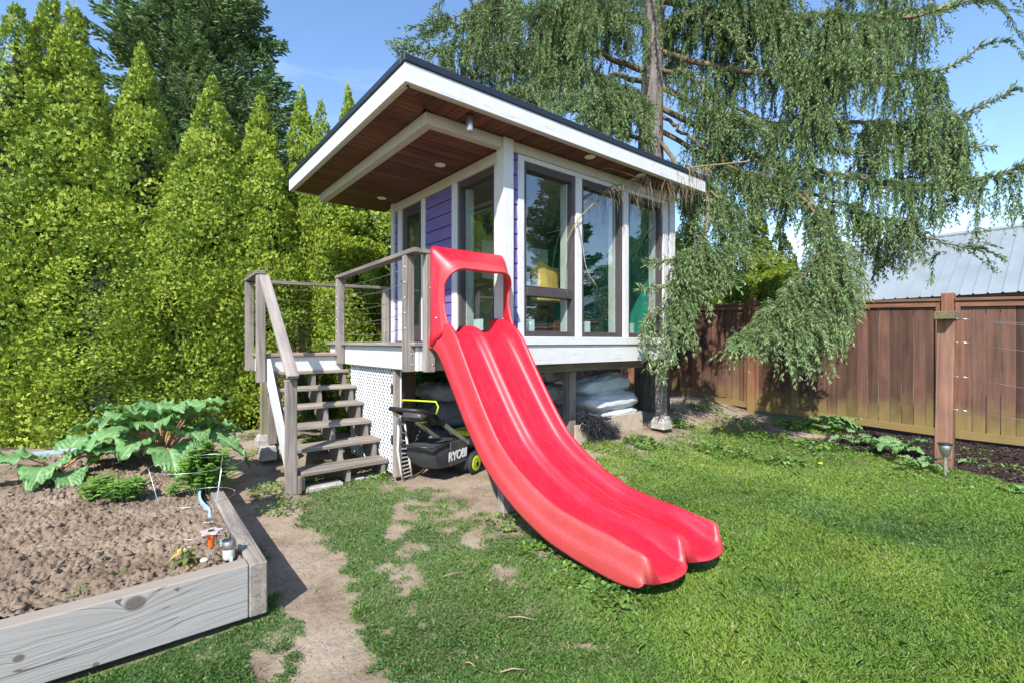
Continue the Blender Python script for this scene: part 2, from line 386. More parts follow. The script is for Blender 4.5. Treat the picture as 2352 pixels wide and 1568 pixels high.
wr = part('wall', M_PUR, (HU - .10, .10, 1.2, HU, HV, 3.46)); part('lining', M_TEAL, (HU - .125, .12, 1.5, HU - .102, HV - .13, 3.45), parent=wr)
part('floor', plain('interior_floor', (.20, .13, .08), .5), (.11, .11, 1.30, HU - .11, HV - .13, 1.475))
part('ceiling', M_INW, (.11, .11, 3.462, HU - .11, HV - .13, 3.50))
# --- corner posts, beams, trim
for (a, b, z0) in [((-.045, -.075), (.085, .055), 1.2), ((2.998, -.055), (HU, .06), 1.2), ((-.05, 2.568), (.07, HV), 1.2)]:
    part('corner_post', white(2), (a[0], a[1], z0, b[0], b[1], ZS - .004))
part('porch_beam', cream(0), (-.93, -.045, 3.455, -.048, .045, ZS - .003))
part('porch_beam', cream(1), (-.932, .049, 3.453, -.84, 3.12, ZS - .003))
part('wall_beam', cream(0), (.088, -.042, 3.458, 2.995, .05, ZS - .003))
part('wall_beam', cream(1), (-.034, .058, 3.335, .06, 2.565, 3.458))
part('skirt_board', white(0), (.0, -.05, 1.195, HU - .02, .02, 1.378))
part('skirt_strip', white(0), (.0, -.052, 1.384, HU - .02, .018, 1.404))
part('sill_board', white(0), (.0, -.068, 1.411, HU - .012, .018, 1.502))
part('skirt_board', white(1), (-.04, .03, 1.2, .01, HV - .02, 1.40))
part('floor_joist', grey(0), (.1, .3, 1.2, HU - .1, .35, 1.29)); part('floor_joist', grey(0), (.1, 1.4, 1.2, HU - .1, 1.45, 1.29)); part('floor_joist', grey(0), (.1, 2.3, 1.2, HU - .1, 2.35, 1.29))
# --- windows: dark frame, pane, white trim boards, inner jamb
M_JAMB = plain('white_inner_jamb', (.62, .66, .62), .6)
def window(axis, a0, a1, z0, z1, trims, rail=None):
    def B(x0, y0, z0_, x1, y1, z1_): return (x0, y0, z0_, x1, y1, z1_) if axis == 0 else (y0, x0, z0_, y1, x1, z1_)
    fw = .05; o = -.012; i = .095
    bs = [B(a0, o, z0, a0 + fw, i, z1), B(a1 - fw, o, z0, a1, i, z1), B(a0 + fw, o + .003, z0, a1 - fw, i, z0 + .06), B(a0 + fw, o + .003, z1 - .075, a1 - fw, i, z1)]
    if rail: bs += [B(a0 + fw, o - .006, rail[0], a1 - fw, i, rail[1] - .02), B(a0 + fw, o + .01, rail[1] - .02, a1 - fw, i, rail[1])]
    w = part('window', M_DARKFRAME, *bs, c=.006)
    zz = [(z0 + .055, z1 - .07)] if not rail else [(z0 + .055, rail[0] + .004), (rail[1] - .004, z1 - .07)]
    for (p, q) in zz:
        q4 = [B(a0 + fw - .005, .055, p, a1 - fw + .005, .055, q)]; x0, y0, zp, x1, y1, zq = q4[0]
        mb = MB(); mb.add([(x0, y0, zp), (x1, y1, zp), (x1, y1, zq), (x0, y0, zq)], [(0, 1, 2, 3)] if axis == 0 else [(3, 2, 1, 0)]); obj('pane', mb, M_GLASS, w)
        part('inner_jamb', M_JAMB, B(a0 + fw, .062, p, a0 + fw + .018, .17, q), parent=w); part('inner_jamb', M_JAMB, B(a1 - fw - .018, .062, p, a1 - fw, .17, q), parent=w)
    for t in trims: part('trim_board', white(2 if t[5] - t[2] > .5 else axis), t, parent=w)
    return w
window(0, .268, 1.071, 1.504, 3.40, [(.181, -.034, 1.504, .2665, .02, 3.452), (.268, -.031, 3.402, 2.846, .02, 3.4545)], rail=(1.945, 2.062))
window(0, 1.174, 1.960, 1.504, 3.40, [(1.0725, -.034, 1.504, 1.1725, .02, 3.400)])
window(0, 2.064, 2.848, 1.504, 3.40, [(1.9615, -.034, 1.504, 2.0625, .02, 3.400), (2.8495, -.034, 1.504, 2.966, .02, 3.452)])
window(1, .116, .860, 1.513, 3.333, [(-.034, .058, 1.46, .02, .1145, 3.334), (-.034, .8615, 1.46, .02, .975, 3.334), (-.031, .116, 1.46, .02, .860, 1.5115)])
# --- door
dr = part('door', M_DARKFRAME, (-.01, 1.75, 1.455, .06, 1.85, 3.328), (-.01, 2.24, 1.455, .06, 2.338, 3.328), (-.008, 1.85, 1.455, .06, 2.24, 1.66), (-.008, 1.85, 3.20, .06, 2.24, 3.328), c=.006)
mb = MB(); mb.add([(.022, 1.845, 1.65), (.022, 2.245, 1.65), (.022, 2.245, 3.205), (.022, 1.845, 3.205)], [(3, 2, 1, 0)]); obj('pane', mb, M_GLASS, dr)
part('trim_board', white(2), (-.034, 1.642, 1.455, .02, 1.748, 3.334), parent=dr); part('trim_board', white(2), (-.034, 2.342, 1.455, .02, 2.456, 3.334), parent=dr)
hd = MB(); hd.tube([(-.012, 2.29, 2.30), (-.055, 2.29, 2.30), (-.058, 2.20, 2.30)], .011, 8); hd.box(-.02, 2.272, 2.22, -.009, 2.308, 2.38); obj('door_handle', hd, M_STEEL, dr, True)
# --- roof: slab, flashing, four fascia boards, single soffit boards, lamps
R0, R1, Q0, Q1 = -1.312, 3.32, -.402, 3.235
rf = part('roof', plain('roof_membrane', (.05, .055, .065), .8), (R0 + .045, Q0 + .045, 3.60, R1 - .045, Q1 - .045, 3.745))
M_FL = plain('dark_metal_flashing', (.035, .042, .055), .35, .5)
for b in [(R0 - .014, Q0 - .014, 3.724, R1 + .014, Q0 + .06, 3.787), (R0 - .014, Q1 - .06, 3.724, R1 + .014, Q1 + .014, 3.787)]: part('edge_flashing', M_FL, b, parent=rf)
for b in [(R0 - .014, Q0 + .061, 3.7245, R0 + .06, Q1 - .061, 3.786), (R1 - .06, Q0 + .061, 3.7245, R1 + .014, Q1 - .061, 3.786)]: part('edge_flashing', M_FL, b, parent=rf)
part('fascia_board', white(0), (R0, Q0, 3.560, R1, Q0 + .04, 3.7235), parent=rf); part('fascia_board', white(0), (R0, Q1 - .04, 3.560, R1, Q1, 3.7235), parent=rf)
part('fascia_board', white(1), (R0 + .001, Q0 + .041, 3.5605, R0 + .041, Q1 - .041, 3.7232), parent=rf); part('fascia_board', white(1), (R1 - .041, Q0 + .041, 3.5605, R1 - .001, Q1 - .041, 3.7232), parent=rf)
part('fascia_trim', cream(1), (R0 + .042, Q0 + .08, 3.556, R0 + .062, Q1 - .042, 3.574), parent=rf)
part('fascia_trim', cream(0), (R0 + .063, Q0 + .042, 3.556, R1 - .05, Q0 + .062, 3.574), parent=rf)
bw = .128; v = Q0 + .064; a0 = R0 + .064; c0 = Q0 + .064; cu, cv = -.935, -.048      # inner corner of the mitre
while v < Q1 - .05:
    e = min(v + bw - .006, Q1 - .045); mb = MB()
    def ue(y): return cu if y >= cv else a0 + (y - c0) * (cu - a0) / (cv - c0)
    if v > 3.12 - .01: rt = lambda y: -.05
    else: rt = ue
    p = [(a0, v), (max(a0 + .002, rt(v)), v), (rt(e), e), (a0, e)]
    mb.prism(p, 2, ZS - .002, ZS + .016); obj('soffit_board', mb, M_SOF[0], rf); v += bw
u = a0
while u < R1 - .05:
    e = min(u + bw - .006, R1 - .045); mb = MB()
    def ve(x): return cv if x >= cu else c0 + (x - a0) * (cv - c0) / (cu - a0)
    p = [(u, c0), (e, c0), (e, ve(e)), (u, max(c0 + .002, ve(u)))]
    mb.prism(p, 2, ZS - .001, ZS + .017); obj('soffit_board', mb, M_SOF[1], rf); u += bw
u = HU + .004                                             # right and back eaves
for k in range(2):
    e = min(u + bw - .006, R1 - .043)
    if e - u > .03: part('soffit_board', M_SOF[1], (u, cv + .003, ZS - .001, e, Q1 - .045, ZS + .017), parent=rf, c=.002)
    u += bw
v = .049
while v < 3.1:                                            # porch ceiling, flush with the beam's foot
    e = min(v + bw - .006, 3.118); part('porch_board', M_SOF[0], (-.838, v, 3.466, -.036 if e < 2.66 else .05, e, 3.484), parent=rf, c=.003); v += bw
v = HV + .004
while v < Q1 - .06:
    e = min(v + bw - .006, Q1 - .045); part('soffit_board', M_SOF[0], (.06, v, ZS - .001, HU, e, ZS + .017), parent=rf, c=.003); v += bw
def emit(name, col, st):
    g = G(name); return g.done(g.n('Emission', Color=col, Strength=st))
M_LENS = plain('lamp_lens', (.85, .78, .66), .5)
for (x, y, z) in [(-.29, .80, 3.464), (-.29, 2.42, 3.464), (1.07, -.25, 3.566), (2.03, -.25, 3.566)]:
    mb = MB(); mb.lathe([(.062, z + .004), (.062, z - .004), (.054, z - .006), (.05, z - .003)], 20); mb.v = [(p[0] + x, p[1] + y, p[2]) for p in mb.v]
    obj('recessed_lamp', mb, M_LENS, rf, True)
for (x, y) in [(-.575, -.235), (2.86, -.25)]:
    mb = MB(); mb.lathe([(.036, 3.566), (.036, 3.415), (.031, 3.405), (.028, 3.42)], 16); mb.v = [(p[0] + x, p[1] + y, p[2]) for p in mb.v]
    obj('cylinder_lamp', mb, M_STEEL, rf, True)
# --- legs below the house
for (x, y) in [(2.93, .06), (2.93, 2.5), (1.5, .5), (1.5, 2.5), (.1, 2.5)]:
    z0 = gz_at(x, y) + (.17 if x > 2.5 and y < 1 else 0)
    part('support_post', grey(2), (x - .06, y - .06, z0, x + .06, y + .06, 1.192 if y < .3 or y > 2 else 1.056))
part('floor_beam', grey(0), (.06, .0, 1.06, HU - .03, .10, 1.192) if False else (.06, .45, 1.06, HU - .06, .55, 1.193))

# ================================================================ deck
DK = thing('deck', (-.6, 1.4, 0), 'weathered grey timber deck with cable railing and a lower landing beside the playhouse', 'deck')
def dpart(name, mat, *b, parent=None, c=.005): return part(name, mat, *b, parent=parent or DK, c=c)
x = -.985
while x < -.08:
    dpart('deck_board', grey(1), (x, .09, 1.402, min(x + .134, -.045), 2.66, 1.442), c=.008); x += .14
y = 2.075
while y < 2.64:
    dpart('deck_board', wood('reddish_grey_wood', (.16, .10, .08), (.42, .31, .26), 0), (-1.89, y, 1.27, -.992, min(y + .134, 2.68), 1.309), c=.008); y += .14
dpart('rim_board', white(1), (-.935, .125, 1.168, -.90, 2.64, 1.40)); dpart('rim_board', white(0), (-.898, .125, 1.169, -.07, .16, 1.398))
dpart('rim_board', white(0), (-1.85, 2.115, 1.085, -.94, 2.15, 1.268)); dpart('rim_board', white(1), (-1.86, 2.152, 1.086, -1.825, 2.64, 1.267))
for yy in (.5, .9, 1.3, 1.7, 2.1, 2.5): dpart('joist', grey(0), (-.898, yy, 1.25, -.05, yy + .04, 1.40))
PW = .045
def post(x, y, z0, z1): return dpart('rail_post', grey(2), (x - PW, y - PW, z0, x + PW, y + PW, z1), c=.006)
pc1 = post(-.985, .205, 1.162, 2.268); pc2 = post(-.852, .045, 1.162, 2.268); pm = post(-.985, 2.105, 1.165, 2.235)
pl2 = post(-1.895, 2.068, .985, 2.205); pl1 = post(-1.91, 2.64, 1.09, 2.175); pbk = post(-.105, 2.715, 1.17, 2.215)
mb = MB(); mb.bar((-.985, -.005, 2.29), (-.985, 2.155, 2.258), .10, .042); obj('top_rail', mb, grey(1), DK)
mb = MB(); mb.bar((-.932, .045, 2.289), (-.79, .045, 2.288), .10, .041); obj('top_rail', mb, grey(0), DK)
mb = MB(); mb.bar((-1.902, 2.015, 2.232), (-1.912, 2.69, 2.205), .10, .042); obj('top_rail', mb, grey(1), DK)
mb = MB(); mb.bar((-1.858, 2.66, 2.192), (-.05, 2.715, 2.236), .085, .040); obj('top_rail', mb, grey(0), DK)
def cable(p, q, sag, mat=M_STEEL, r=.0028):
    p = np.array(p); q = np.array(q); pts = [p * (1 - t) + q * t - np.array([0, 0, sag * 4 * t * (1 - t)]) for t in np.linspace(0, 1, 7)]
    mb = MB(); mb.tube(pts, r, 5); return obj('cable', mb, mat, DK, True)
for k, z in enumerate((2.145, 2.0, 1.855, 1.71, 1.565)):
    cable((-.985, .25, z + .012), (-.985, 2.06, z), .03 + .006 * k)
    for (px, py) in ((-1.034, .185), (-1.034, 2.10)):
        mb = MB(); mb.lathe([(.011, -.012), (.011, .004), (.006, .010)], 10, Matrix.Translation((px + .006, py, z + .006)) @ Matrix.Rotation(RAD(-90), 4, 'Y')); obj('cable_end', mb, M_STEEL, DK, True)
    if k < 4:
        cable((-1.86, 2.655, z - .02), (-.15, 2.71, z), .01, plain('rusty_cable', (.30, .18, .14), .6, .4)); cable((-1.90, 2.11, z - .02), (-1.91, 2.6, z - .03), .004)
for (xx, yy, z) in [(-.97, .158, 1.23), (-.97, .158, 1.33), (-.83, -.001, 1.23), (-.83, -.001, 1.33), (-.85, -.001, 1.6), (-.86, -.001, 1.95)]:
    mb = MB(); mb.lathe([(.009, -.004), (.009, .003), (.005, .005)], 8, Matrix.Translation((xx, yy, z)) @ Matrix.Rotation(RAD(90), 4, 'X')); obj('bolt_head', mb, M_STEEL, DK, True)
M_OLIVE = wood('mossy_post_wood', (.15, .145, .085), (.36, .33, .22), 2)
dpart('support_post', M_OLIVE, (-1.80, 2.53, .30, -1.71, 2.62, 1.083)); dpart('support_post', grey(2), (-1.79, 2.16, .245, -1.70, 2.25, 1.083))
dpart('support_post', wood('dark_stained_post', (.06, .035, .025), (.16, .10, .07), 2), (-.70, .88, .0, -.56, 1.02, 1.165)); dpart('support_post', grey(2), (-.6, 2.4, .05, -.5, 2.5, 1.16))
dpart('lattice_post', grey(2), (-.905, .665, .035, -.84, .73, 1.165)); dpart('lattice_edge', white(2), (-.85, .650, .05, -.835, .663, 1.16))

# concrete pier blocks
def pier(x, y, w, h, z, label, top=.72):
    mb = MB(); b = w / 2; t = b * top
    vs = [(x - b, y - b, z), (x + b, y - b, z), (x + b, y + b, z), (x - b, y + b, z), (x - b, y - b, z + h * .55), (x + b, y - b, z + h * .55), (x + b, y + b, z + h * .55), (x - b, y + b, z + h * .55),
          (x - t, y - t, z + h), (x + t, y - t, z + h), (x + t, y + t, z + h), (x - t, y + t, z + h)]
    fs = [(3, 2, 1, 0), (8, 9, 10, 11)] + [(i, (i + 1) % 4, 4 + (i + 1) % 4, 4 + i) for i in range(4)] + [(4 + i, 4 + (i + 1) % 4, 8 + (i + 1) % 4, 8 + i) for i in range(4)]
    mb.add(vs, fs); o = obj('concrete_block', mb, M_CONC, origin=(x, y, z)); tag(o, label, 'concrete block', 'concrete blocks under the posts')
    bv = o.modifiers.new('bevel', 'BEVEL'); bv.width = .008; bv.segments = 1; return o
pier(-1.755, 2.575, .19, .15, .155, 'concrete pier block under the mossy rear post of the landing')
pier(-1.60, 2.72, .18, .15, .16, 'concrete pier block behind the landing posts, half hidden by the front ones', .8)
pier(-1.80, 2.17, .17, .16, .075, 'squat concrete block in front of the grey landing post, left of its neighbour', .9)
pier(-1.60, 2.19, .17, .16, .07, 'squat concrete block beside the white stair stringer', .9)
pier(2.93, .05, .22, .18, .20, 'concrete pier block under the corner post at the spruce branches')
# paving stones under the stair foot
for i, (x, y, w, l) in enumerate([(-1.55, .93, .36, .16), (-1.22, 1.0, .2, .14), (-.98, 1.02, .3, .15)]):
    mb = MB(); mb.box(x - w / 2, y - l / 2, -.02, x + w / 2, y + l / 2, .035 - .006 * i, c=.012)
    tag(obj('paving_stone', mb, M_CONC), ['long flat concrete slab beside the stair newel post', 'short flat concrete slab under the middle of the bottom step', 'flat concrete slab under the right end of the bottom step'][i], 'paving stone', 'slabs under the stairs')

# ================================================================ stairs
ST = thing('staircase', (-1.35, 1.4, 0), 'open grey wooden stairs of six treads with a sloped handrail', 'stairs')
M_TR = wood('tread_wood', (.16, .135, .11), (.42, .37, .315), 0)
TZ = [.19 + .182 * i for i in range(6)]; TV = [.865 + .238 * i for i in range(6)]
for i in range(6):
    dx = [0, .01, -.004, .008, 0, .004][i]
    mb = MB(); M = Matrix.Translation((-1.33 + dx, TV[i] + .13, TZ[i] - .02)) @ Matrix.Rotation(RAD([1.6, .3, -.4, .3, -.2, .2][i]), 4, 'Z') @ Matrix.Rotation(RAD([.5, -.3, .4, .2, .3, 0][i]), 4, 'Y')
    mb.box(-.445, -.135, -.021, .445, .135, .021, .007, M); obj('tread', mb, M_TR, ST)
def saw(u0, u1, name, mat):
    pts = [(TV[0] + .02, .02)]
    for i in range(6): pts += [(TV[i] + .02, TZ[i] - .046), (TV[i] + .02 + .225, TZ[i] - .046)]
    pts[-1] = (TV[5] + .21, TZ[5] - .046)
    low = [(TV[5] + .21, TZ[5] - .30), (TV[0] + .30, .02)]
    mb = MB(); mb.prism(pts + low, 0, u0, u1); return obj(name, mb, mat, ST)
saw(-1.33, -1.29, 'stringer', grey(2)); saw(-.955, -.915, 'stringer', grey(2)); saw(-1.775, -1.735, 'stringer', grey(2))
mb = MB(); mb.prism([(.93, .06), (1.14, .06), (2.10, 1.02), (2.10, 1.25), (2.03, 1.25)], 0, -1.836, -1.80); obj('side_board', mb, white(2), ST)
mb = MB(); mb.box(-1.905, .865, -.05, -1.81, .955, 1.085, .006); obj('newel_post', mb, grey(2), ST)
mb = MB(); mb.box(-1.808, .83, .0, -1.775, .90, .165, .006); obj('foot_block', mb, grey(2), ST)
mb = MB(); hl = math.hypot(1.255, 1.09); mb.box(-.0525, -hl / 2, -.022, .0525, hl / 2, .022, .005); hr = obj('handrail', mb, wood('handrail_wood', (.22, .19, .175), (.50, .445, .41), 1, along=1.0), ST, origin=(0, 0, 0)); hr.location = Vector((-1.865, 1.4275, 1.66)) - WL[ST.name]; hr.rotation_euler = (math.atan2(1.09, 1.255), 0, 0)

# ================================================================ lattice
LT = MB(); L0, L1, Z0, Z1 = .735, 2.03, .05, 1.165
for sgn, uu in ((1, -.875), (-1, -.868)):
    p = .050 * math.sqrt(2); k = 0; c = -1.4
    while c < 3.0:
        # line: (y-L0) - sgn*(z-Z0) = c  (in y,z)
        pts = []
        for t in np.linspace(-1.5, 3.5, 2): pass
        y0 = L0; y1 = L1
        def zof(y): return Z0 + sgn * ((y - L0) - c)
        # clip
        ys = sorted([c + L0, c + L0 + sgn * (Z1 - Z0)]); ya, yb = max(y0, ys[0]), min(y1, ys[1])
        if yb - ya > .02: LT.bar((uu, ya, zof(ya)), (uu, yb, zof(yb)), .006, .0225, up=(1, 0, 0) if False else (0, -sgn, 1), c=.001)
        c += p
lat = obj('lattice_panel', LT, plain('white_plastic', (.58, .58, .58), .5), None)
tag(lat, 'white diagonal lattice panel under the deck beside the stairs', 'lattice')
for (zz) in (.42, .95):
    mb = MB(); mb.box(-.91, .715, zz - .05, -.895, .76, zz + .05, .004); mb.tube([(-.905, .72, zz - .05), (-.905, .72, zz + .05)], .008, 6)
    obj('hinge', mb, M_BLACK, lat)
# ================================================================ slide
def red_mat():
    g = G('red_moulded_plastic'); geo = g.n('TexCoord'); mp = g.n('Mapping', Vector=(geo, 'Object')); mp.inputs['Scale'].default_value = (6, 6, 6)
    n = g.n('TexNoise', Vector=mp, Scale=1.0, Detail=6.0, Roughness=.65); n2 = g.n('TexNoise', Vector=mp, Scale=26.0, Detail=5.0, Roughness=.75)
    c = g.ramp(n, [(.3, (.46, .006, .022)), (.7, (.56, .013, .036))])
    at = g.n('Attribute', {'attribute_name': 'wear'})
    w = g.math('MULTIPLY', (at, 'Fac'), g.ramp(n2, [(.36, (.1, .1, .1)), (.58, (1, 1, 1))])); c2 = g.mix(w, c, (.40, .16, .115))
    ms = g.n('Mapping', Vector=(geo, 'Object')); ms.inputs['Scale'].default_value = (38, 1.6, 1.6); ns = g.n('TexNoise', Vector=ms, Scale=1.0, Detail=4.0, Roughness=.7); c2 = g.mix(g.ramp(ns, [(.52, (0, 0, 0)), (.75, (.35, .35, .35))]), c2, (.60, .10, .11))
    sp_ = g.n('TexNoise', Vector=mp, Scale=9.0, Detail=3.0); c2 = g.mix(g.ramp(sp_, [(.66, (0, 0, 0)), (.72, (.5, .5, .5))]), c2, (.55, .16, .14))
    r = g.n('MapRange', Value=n2); r.inputs['To Min'].default_value = .34; r.inputs['To Max'].default_value = .52
    return g.done(g.pbr(c2, r, .5, n2, .03, .004))
M_RED = red_mat()
SL = thing('slide', (-.4, -1.1, 0), 'bright red double-lane plastic slide with an arched hood at the deck', 'slide')
# bottom edge of the flank, seen from the side: (v, z)
pv = np.array([.085, .0, -.09, -.16, -.25, -.40, -.64, -.86, -1.087, -1.344, -1.62, -1.93, -2.2, -2.47]); pz = np.array([1.385, 1.384, 1.38, 1.345, 1.245, 1.045, .735, .49, .33, .205, .112, .075, .066, .068])
def resample(x, z, n):
    for _ in range(3):
        xx = np.linspace(0, 1, len(x)); q = np.linspace(0, 1, n * 2); x, z = np.interp(q, xx, x), np.interp(q, xx, z)
        for _ in range(int(n * .09)):
            x[1:-1] = .25 * x[:-2] + .5 * x[1:-1] + .25 * x[2:]; z[1:-1] = .25 * z[:-2] + .5 * z[1:-1] + .25 * z[2:]
    s = np.concatenate([[0], np.cumsum(np.hypot(np.diff(x), np.diff(z)))]); q = np.linspace(0, s[-1], n)
    return np.interp(q, s, x), np.interp(q, s, z), s[-1]
NP = 110; sv, sz, SLEN = resample(pv, pz, NP)
sec = [(-.870, .0), (-.874, .05), (-.872, .10), (-.856, .112), (-.852, .14), (-.850, .19), (-.846, .222), (-.835, .234), (-.820, .229), (-.806, .20), (-.790, .172), (-.765, .155), (-.72, .148), (-.665, .146), (-.605, .147), (-.55, .149), (-.520, .158), (-.502, .18), (-.487, .203), (-.460, .212)]
sec = sec + [(-.92 - a, b) for a, b in sec[::-1][1:]]
su = np.array([p[0] for p in sec]); sh = np.array([p[1] for p in sec]); q = np.linspace(0, 1, 100)
arc = np.concatenate([[0], np.cumsum(np.hypot(np.diff(su), np.diff(sh)))]); arc /= arc[-1]
su, sh = np.interp(q, arc, su), np.interp(q, arc, sh)
for _ in range(2):
    su[1:-1] = .25 * su[:-2] + .5 * su[1:-1] + .25 * su[2:]; sh[1:-1] = .25 * sh[:-2] + .5 * sh[1:-1] + .25 * sh[2:]
tt = np.linspace(0, 1, NP); A = np.zeros((NP, len(su), 3)); wear = np.zeros((NP, len(su)))
cen = np.minimum(np.abs(su + .665), np.abs(su + .255))            # distance from the middle of a lane
floor_h = .146
for j in range(len(su)):
    cq = min(1., cen[j] / .2); back = .085 * cq ** 2.5                  # flanks and ridge stop before the lane tongues
    end = SLEN - back; t = tt * end / SLEN
    vv = np.interp(t, tt, sv); zz = np.interp(t, tt, sz)
    dv = np.gradient(sv); dz = np.gradient(sz); ln = np.hypot(dv, dz); nv = np.interp(t, tt, dz / ln) * 1.0; nz = np.interp(t, tt, -dv / ln)
    hs = np.interp(t, [0, .08, .2, .4, .65, 1], [1.8, 1.8, 1.55, 1.3, 1.12, 1.0]) if abs(su[j] + .46) > .25 else np.full(NP, 1.12); h = floor_h + (sh[j] - floor_h) * hs if sh[j] > floor_h else np.full(NP, sh[j])
    rem = (1 - tt) * end                                            # distance left to this column's own end
    r = .07
    r = .045 if sh[j] > .12 else .24
    hl = .062; lw = float(ss(.195, .135, cen[j])); kq = np.where(rem < r, np.sqrt(np.clip(1 - ((r - rem) / r) ** 2, 0, 1)), 1.0)
    if lw > 0: h = h - lw * (floor_h - hl) * ss(.36, .0, rem)
    h = hl + (h - hl) * kq * (1 if sh[j] > floor_h else 1); lip = 0
    top_open = ss(.045, .0, t) * (sh[j] > .17) * 0
    h = h - lip
    A[:, j, 0] = su[j]; A[:, j, 1] = vv + nv * h; A[:, j, 2] = zz + nz * h
    outer = 1.0 if (su[j] < -.835 or su[j] > -.085) else 0.0
    wear[:, j] = outer * (.16 + .30 * ss(.25, .7, tt)) + .2 * np.where(rem < .05, 1, 0)
mb = MB(); mb.grid(A); ch = obj('chute', mb, M_RED, SL, True, origin=(-.4, -1.1, .6))
at = ch.data.attributes.new('wear', 'FLOAT', 'POINT'); at.data.foreach_set('value', wear.ravel().astype(np.float32))
md = ch.modifiers.new('solid', 'SOLIDIFY'); md.thickness = .008; md.offset = -1
# hood: U of two flanks and a sloping head, lofted from its back outline to its front rim
def uline(u0, u1, z0, z1, r, n):
    pts = [(u0, z) for z in np.linspace(z0, z1 - r, n)] + [(u0 + r - r * math.cos(a), z1 - r + r * math.sin(a)) for a in np.linspace(0, math.pi / 2, 11)[1:-1]] + [(u, z1) for u in np.linspace(u0 + r, u1 - r, n)]
    pts += [(u1 - r + r * math.sin(a), z1 - r + r * math.cos(a)) for a in np.linspace(0, math.pi / 2, 11)[1:-1]] + [(u1, z) for z in np.linspace(z1 - r, z0, n)]
    return np.array(pts)
nh = 14; bk = uline(-.905, -.048, 1.40, 2.33, .05, nh); fr = uline(-.850, -.072, 1.56, 2.125, .17, nh)
fz = fr[:, 1]; fv = np.interp(fz, [1.5, 1.60, 1.68, 1.80, 1.95, 2.05, 2.10, 2.14], [-.30, -.27, -.235, -.205, -.21, -.26, -.295, -.31])
rows = []
for t in np.linspace(0, 1, 9):
    e = t; w = 3 * t * t - 2 * t ** 3
    row = np.zeros((len(bk), 3)); row[:, 0] = bk[:, 0] * (1 - w) + fr[:, 0] * w; row[:, 2] = bk[:, 1] * (1 - e) + fr[:, 1] * e; row[:, 1] = -.08 * (1 - t) + fv * t; rows.append(row)
# rolled inner lip at the rim
ctr = np.array([-.46, 0, 1.85])
for dv_, di in ((-.012, .006), (-.012, .016), (.0, .026), (.018, .030)):
    row = rows[8].copy(); d = ctr - row; d[:, 1] = 0; d /= np.linalg.norm(d, axis=1)[:, None]; row += d * di; row[:, 1] += dv_; rows.append(row)
Hd = np.array(rows); mb = MB(); mb.grid(Hd, flip=True); hood = obj('hood', mb, M_RED, SL, True, origin=(-.4, 0, 1.85))
hw = np.zeros(Hd.shape[:2]); hw[6:] = .35; at = hood.data.attributes.new('wear', 'FLOAT', 'POINT'); at.data.foreach_set('value', hw.ravel().astype(np.float32))
md = hood.modifiers.new('solid', 'SOLIDIFY'); md.thickness = .010; md.offset = -1
for (x, y, z) in [(-.884, -.15, 1.66), (-.045, -.17, 1.69)]:
    mb = MB(); mb.lathe([(.012, -.006), (.012, .004), (.006, .008)], 10, Matrix.Translation((x, y, z)) @ Matrix.Rotation(RAD(-90 if x < 0 else 90), 4, 'Y')); obj('bolt_head', mb, M_STEEL, SL, True)
# foot prop under the chute
mb = MB(); mb.box(-.66, -.86, -.02, -.44, -.78, .36, .006); obj('prop_board', mb, grey(2), SL)
# ================================================================ fence
FU = 6.13
def ftop(v): return 2.03 + .036 * (v + 2.4)
def fbot(v): return float(terrain(FU - .1, v)) + .03
ST_ALGAE = ((.24, .19, .055), .28, .42, .62)
M_FB = wood('red_brown_fence_board', (.058, .034, .027), (.185, .092, .061), 2, .75, 14., .7, .5, .3, stain=ST_ALGAE)
M_FR = wood('red_brown_fence_rail', (.14, .066, .04), (.27, .135, .08), 1, .7, 24., 1.1, .2, .3, stain=ST_ALGAE)
M_FP = wood('red_brown_fence_post', (.14, .062, .036), (.28, .13, .075), 2, .7, 20., 1.0, .15, .3, stain=ST_ALGAE)
FN = thing('fence', (FU, -2.5, 0), 'tall red-brown timber board fence along the right side of the yard', 'fence')
PV = [5.75, 2.98, .23, -2.54, -5.3, -8.06, -10.8, -13.5]
for v in PV:
    mb = MB(); mb.box(FU - .07, v - .07, -.05, FU + .07, v + .07, ftop(v) + .115, .006); obj('fence_post', mb, M_FP, FN)
BW = .140
boards = {}
for a, b in zip(PV[:-1], PV[1:]):
    v0, v1 = b + .075, a - .075
    mb = MB(); mb.bar((FU, v0, ftop(v0) + .02), (FU, v1, ftop(v1) + .02), .135, .04); pn = obj('fence_panel', mb, M_FR, FN)
    for (du, w, dz, h) in [(-.028, .032, -.045, .075)]:
        mb = MB(); mb.bar((FU + du, v0, ftop(v0) + dz), (FU + du, v1, ftop(v1) + dz), w, h); obj('top_rail', mb, M_FR, pn)
    mb = MB(); mb.bar((FU - .026, v0, fbot(v0) + .075), (FU - .026, v1, fbot(v1) + .075), .034, .11); obj('bottom_rail', mb, M_FR, pn)
    for s in (v0 + .03, v1 - .03):
        mb = MB(); mb.box(FU - .046, s - .028, fbot(s) + .02, FU - .012, s + .028, ftop(s) - .012, .004); obj('side_stile', mb, M_FP, pn)
    if v1 < -7: n_b = 18
    n_b = int(round((v1 - v0 - .06) / BW)); st = (v1 - v0 - .06) / n_b
    for k in range(n_b):
        y = v0 + .03 + st * (k + .5); g_ = .0025 + .006 * RS.rand() * (RS.rand() > .45); mb = MB()
        mb.box(FU - .006 + .004 * RS.rand(), y - st / 2 + g_, fbot(y) + .05, FU + .016, y + st / 2 - g_ * .4, ftop(y) - .02, .003); obj('board', mb, M_FB, pn)

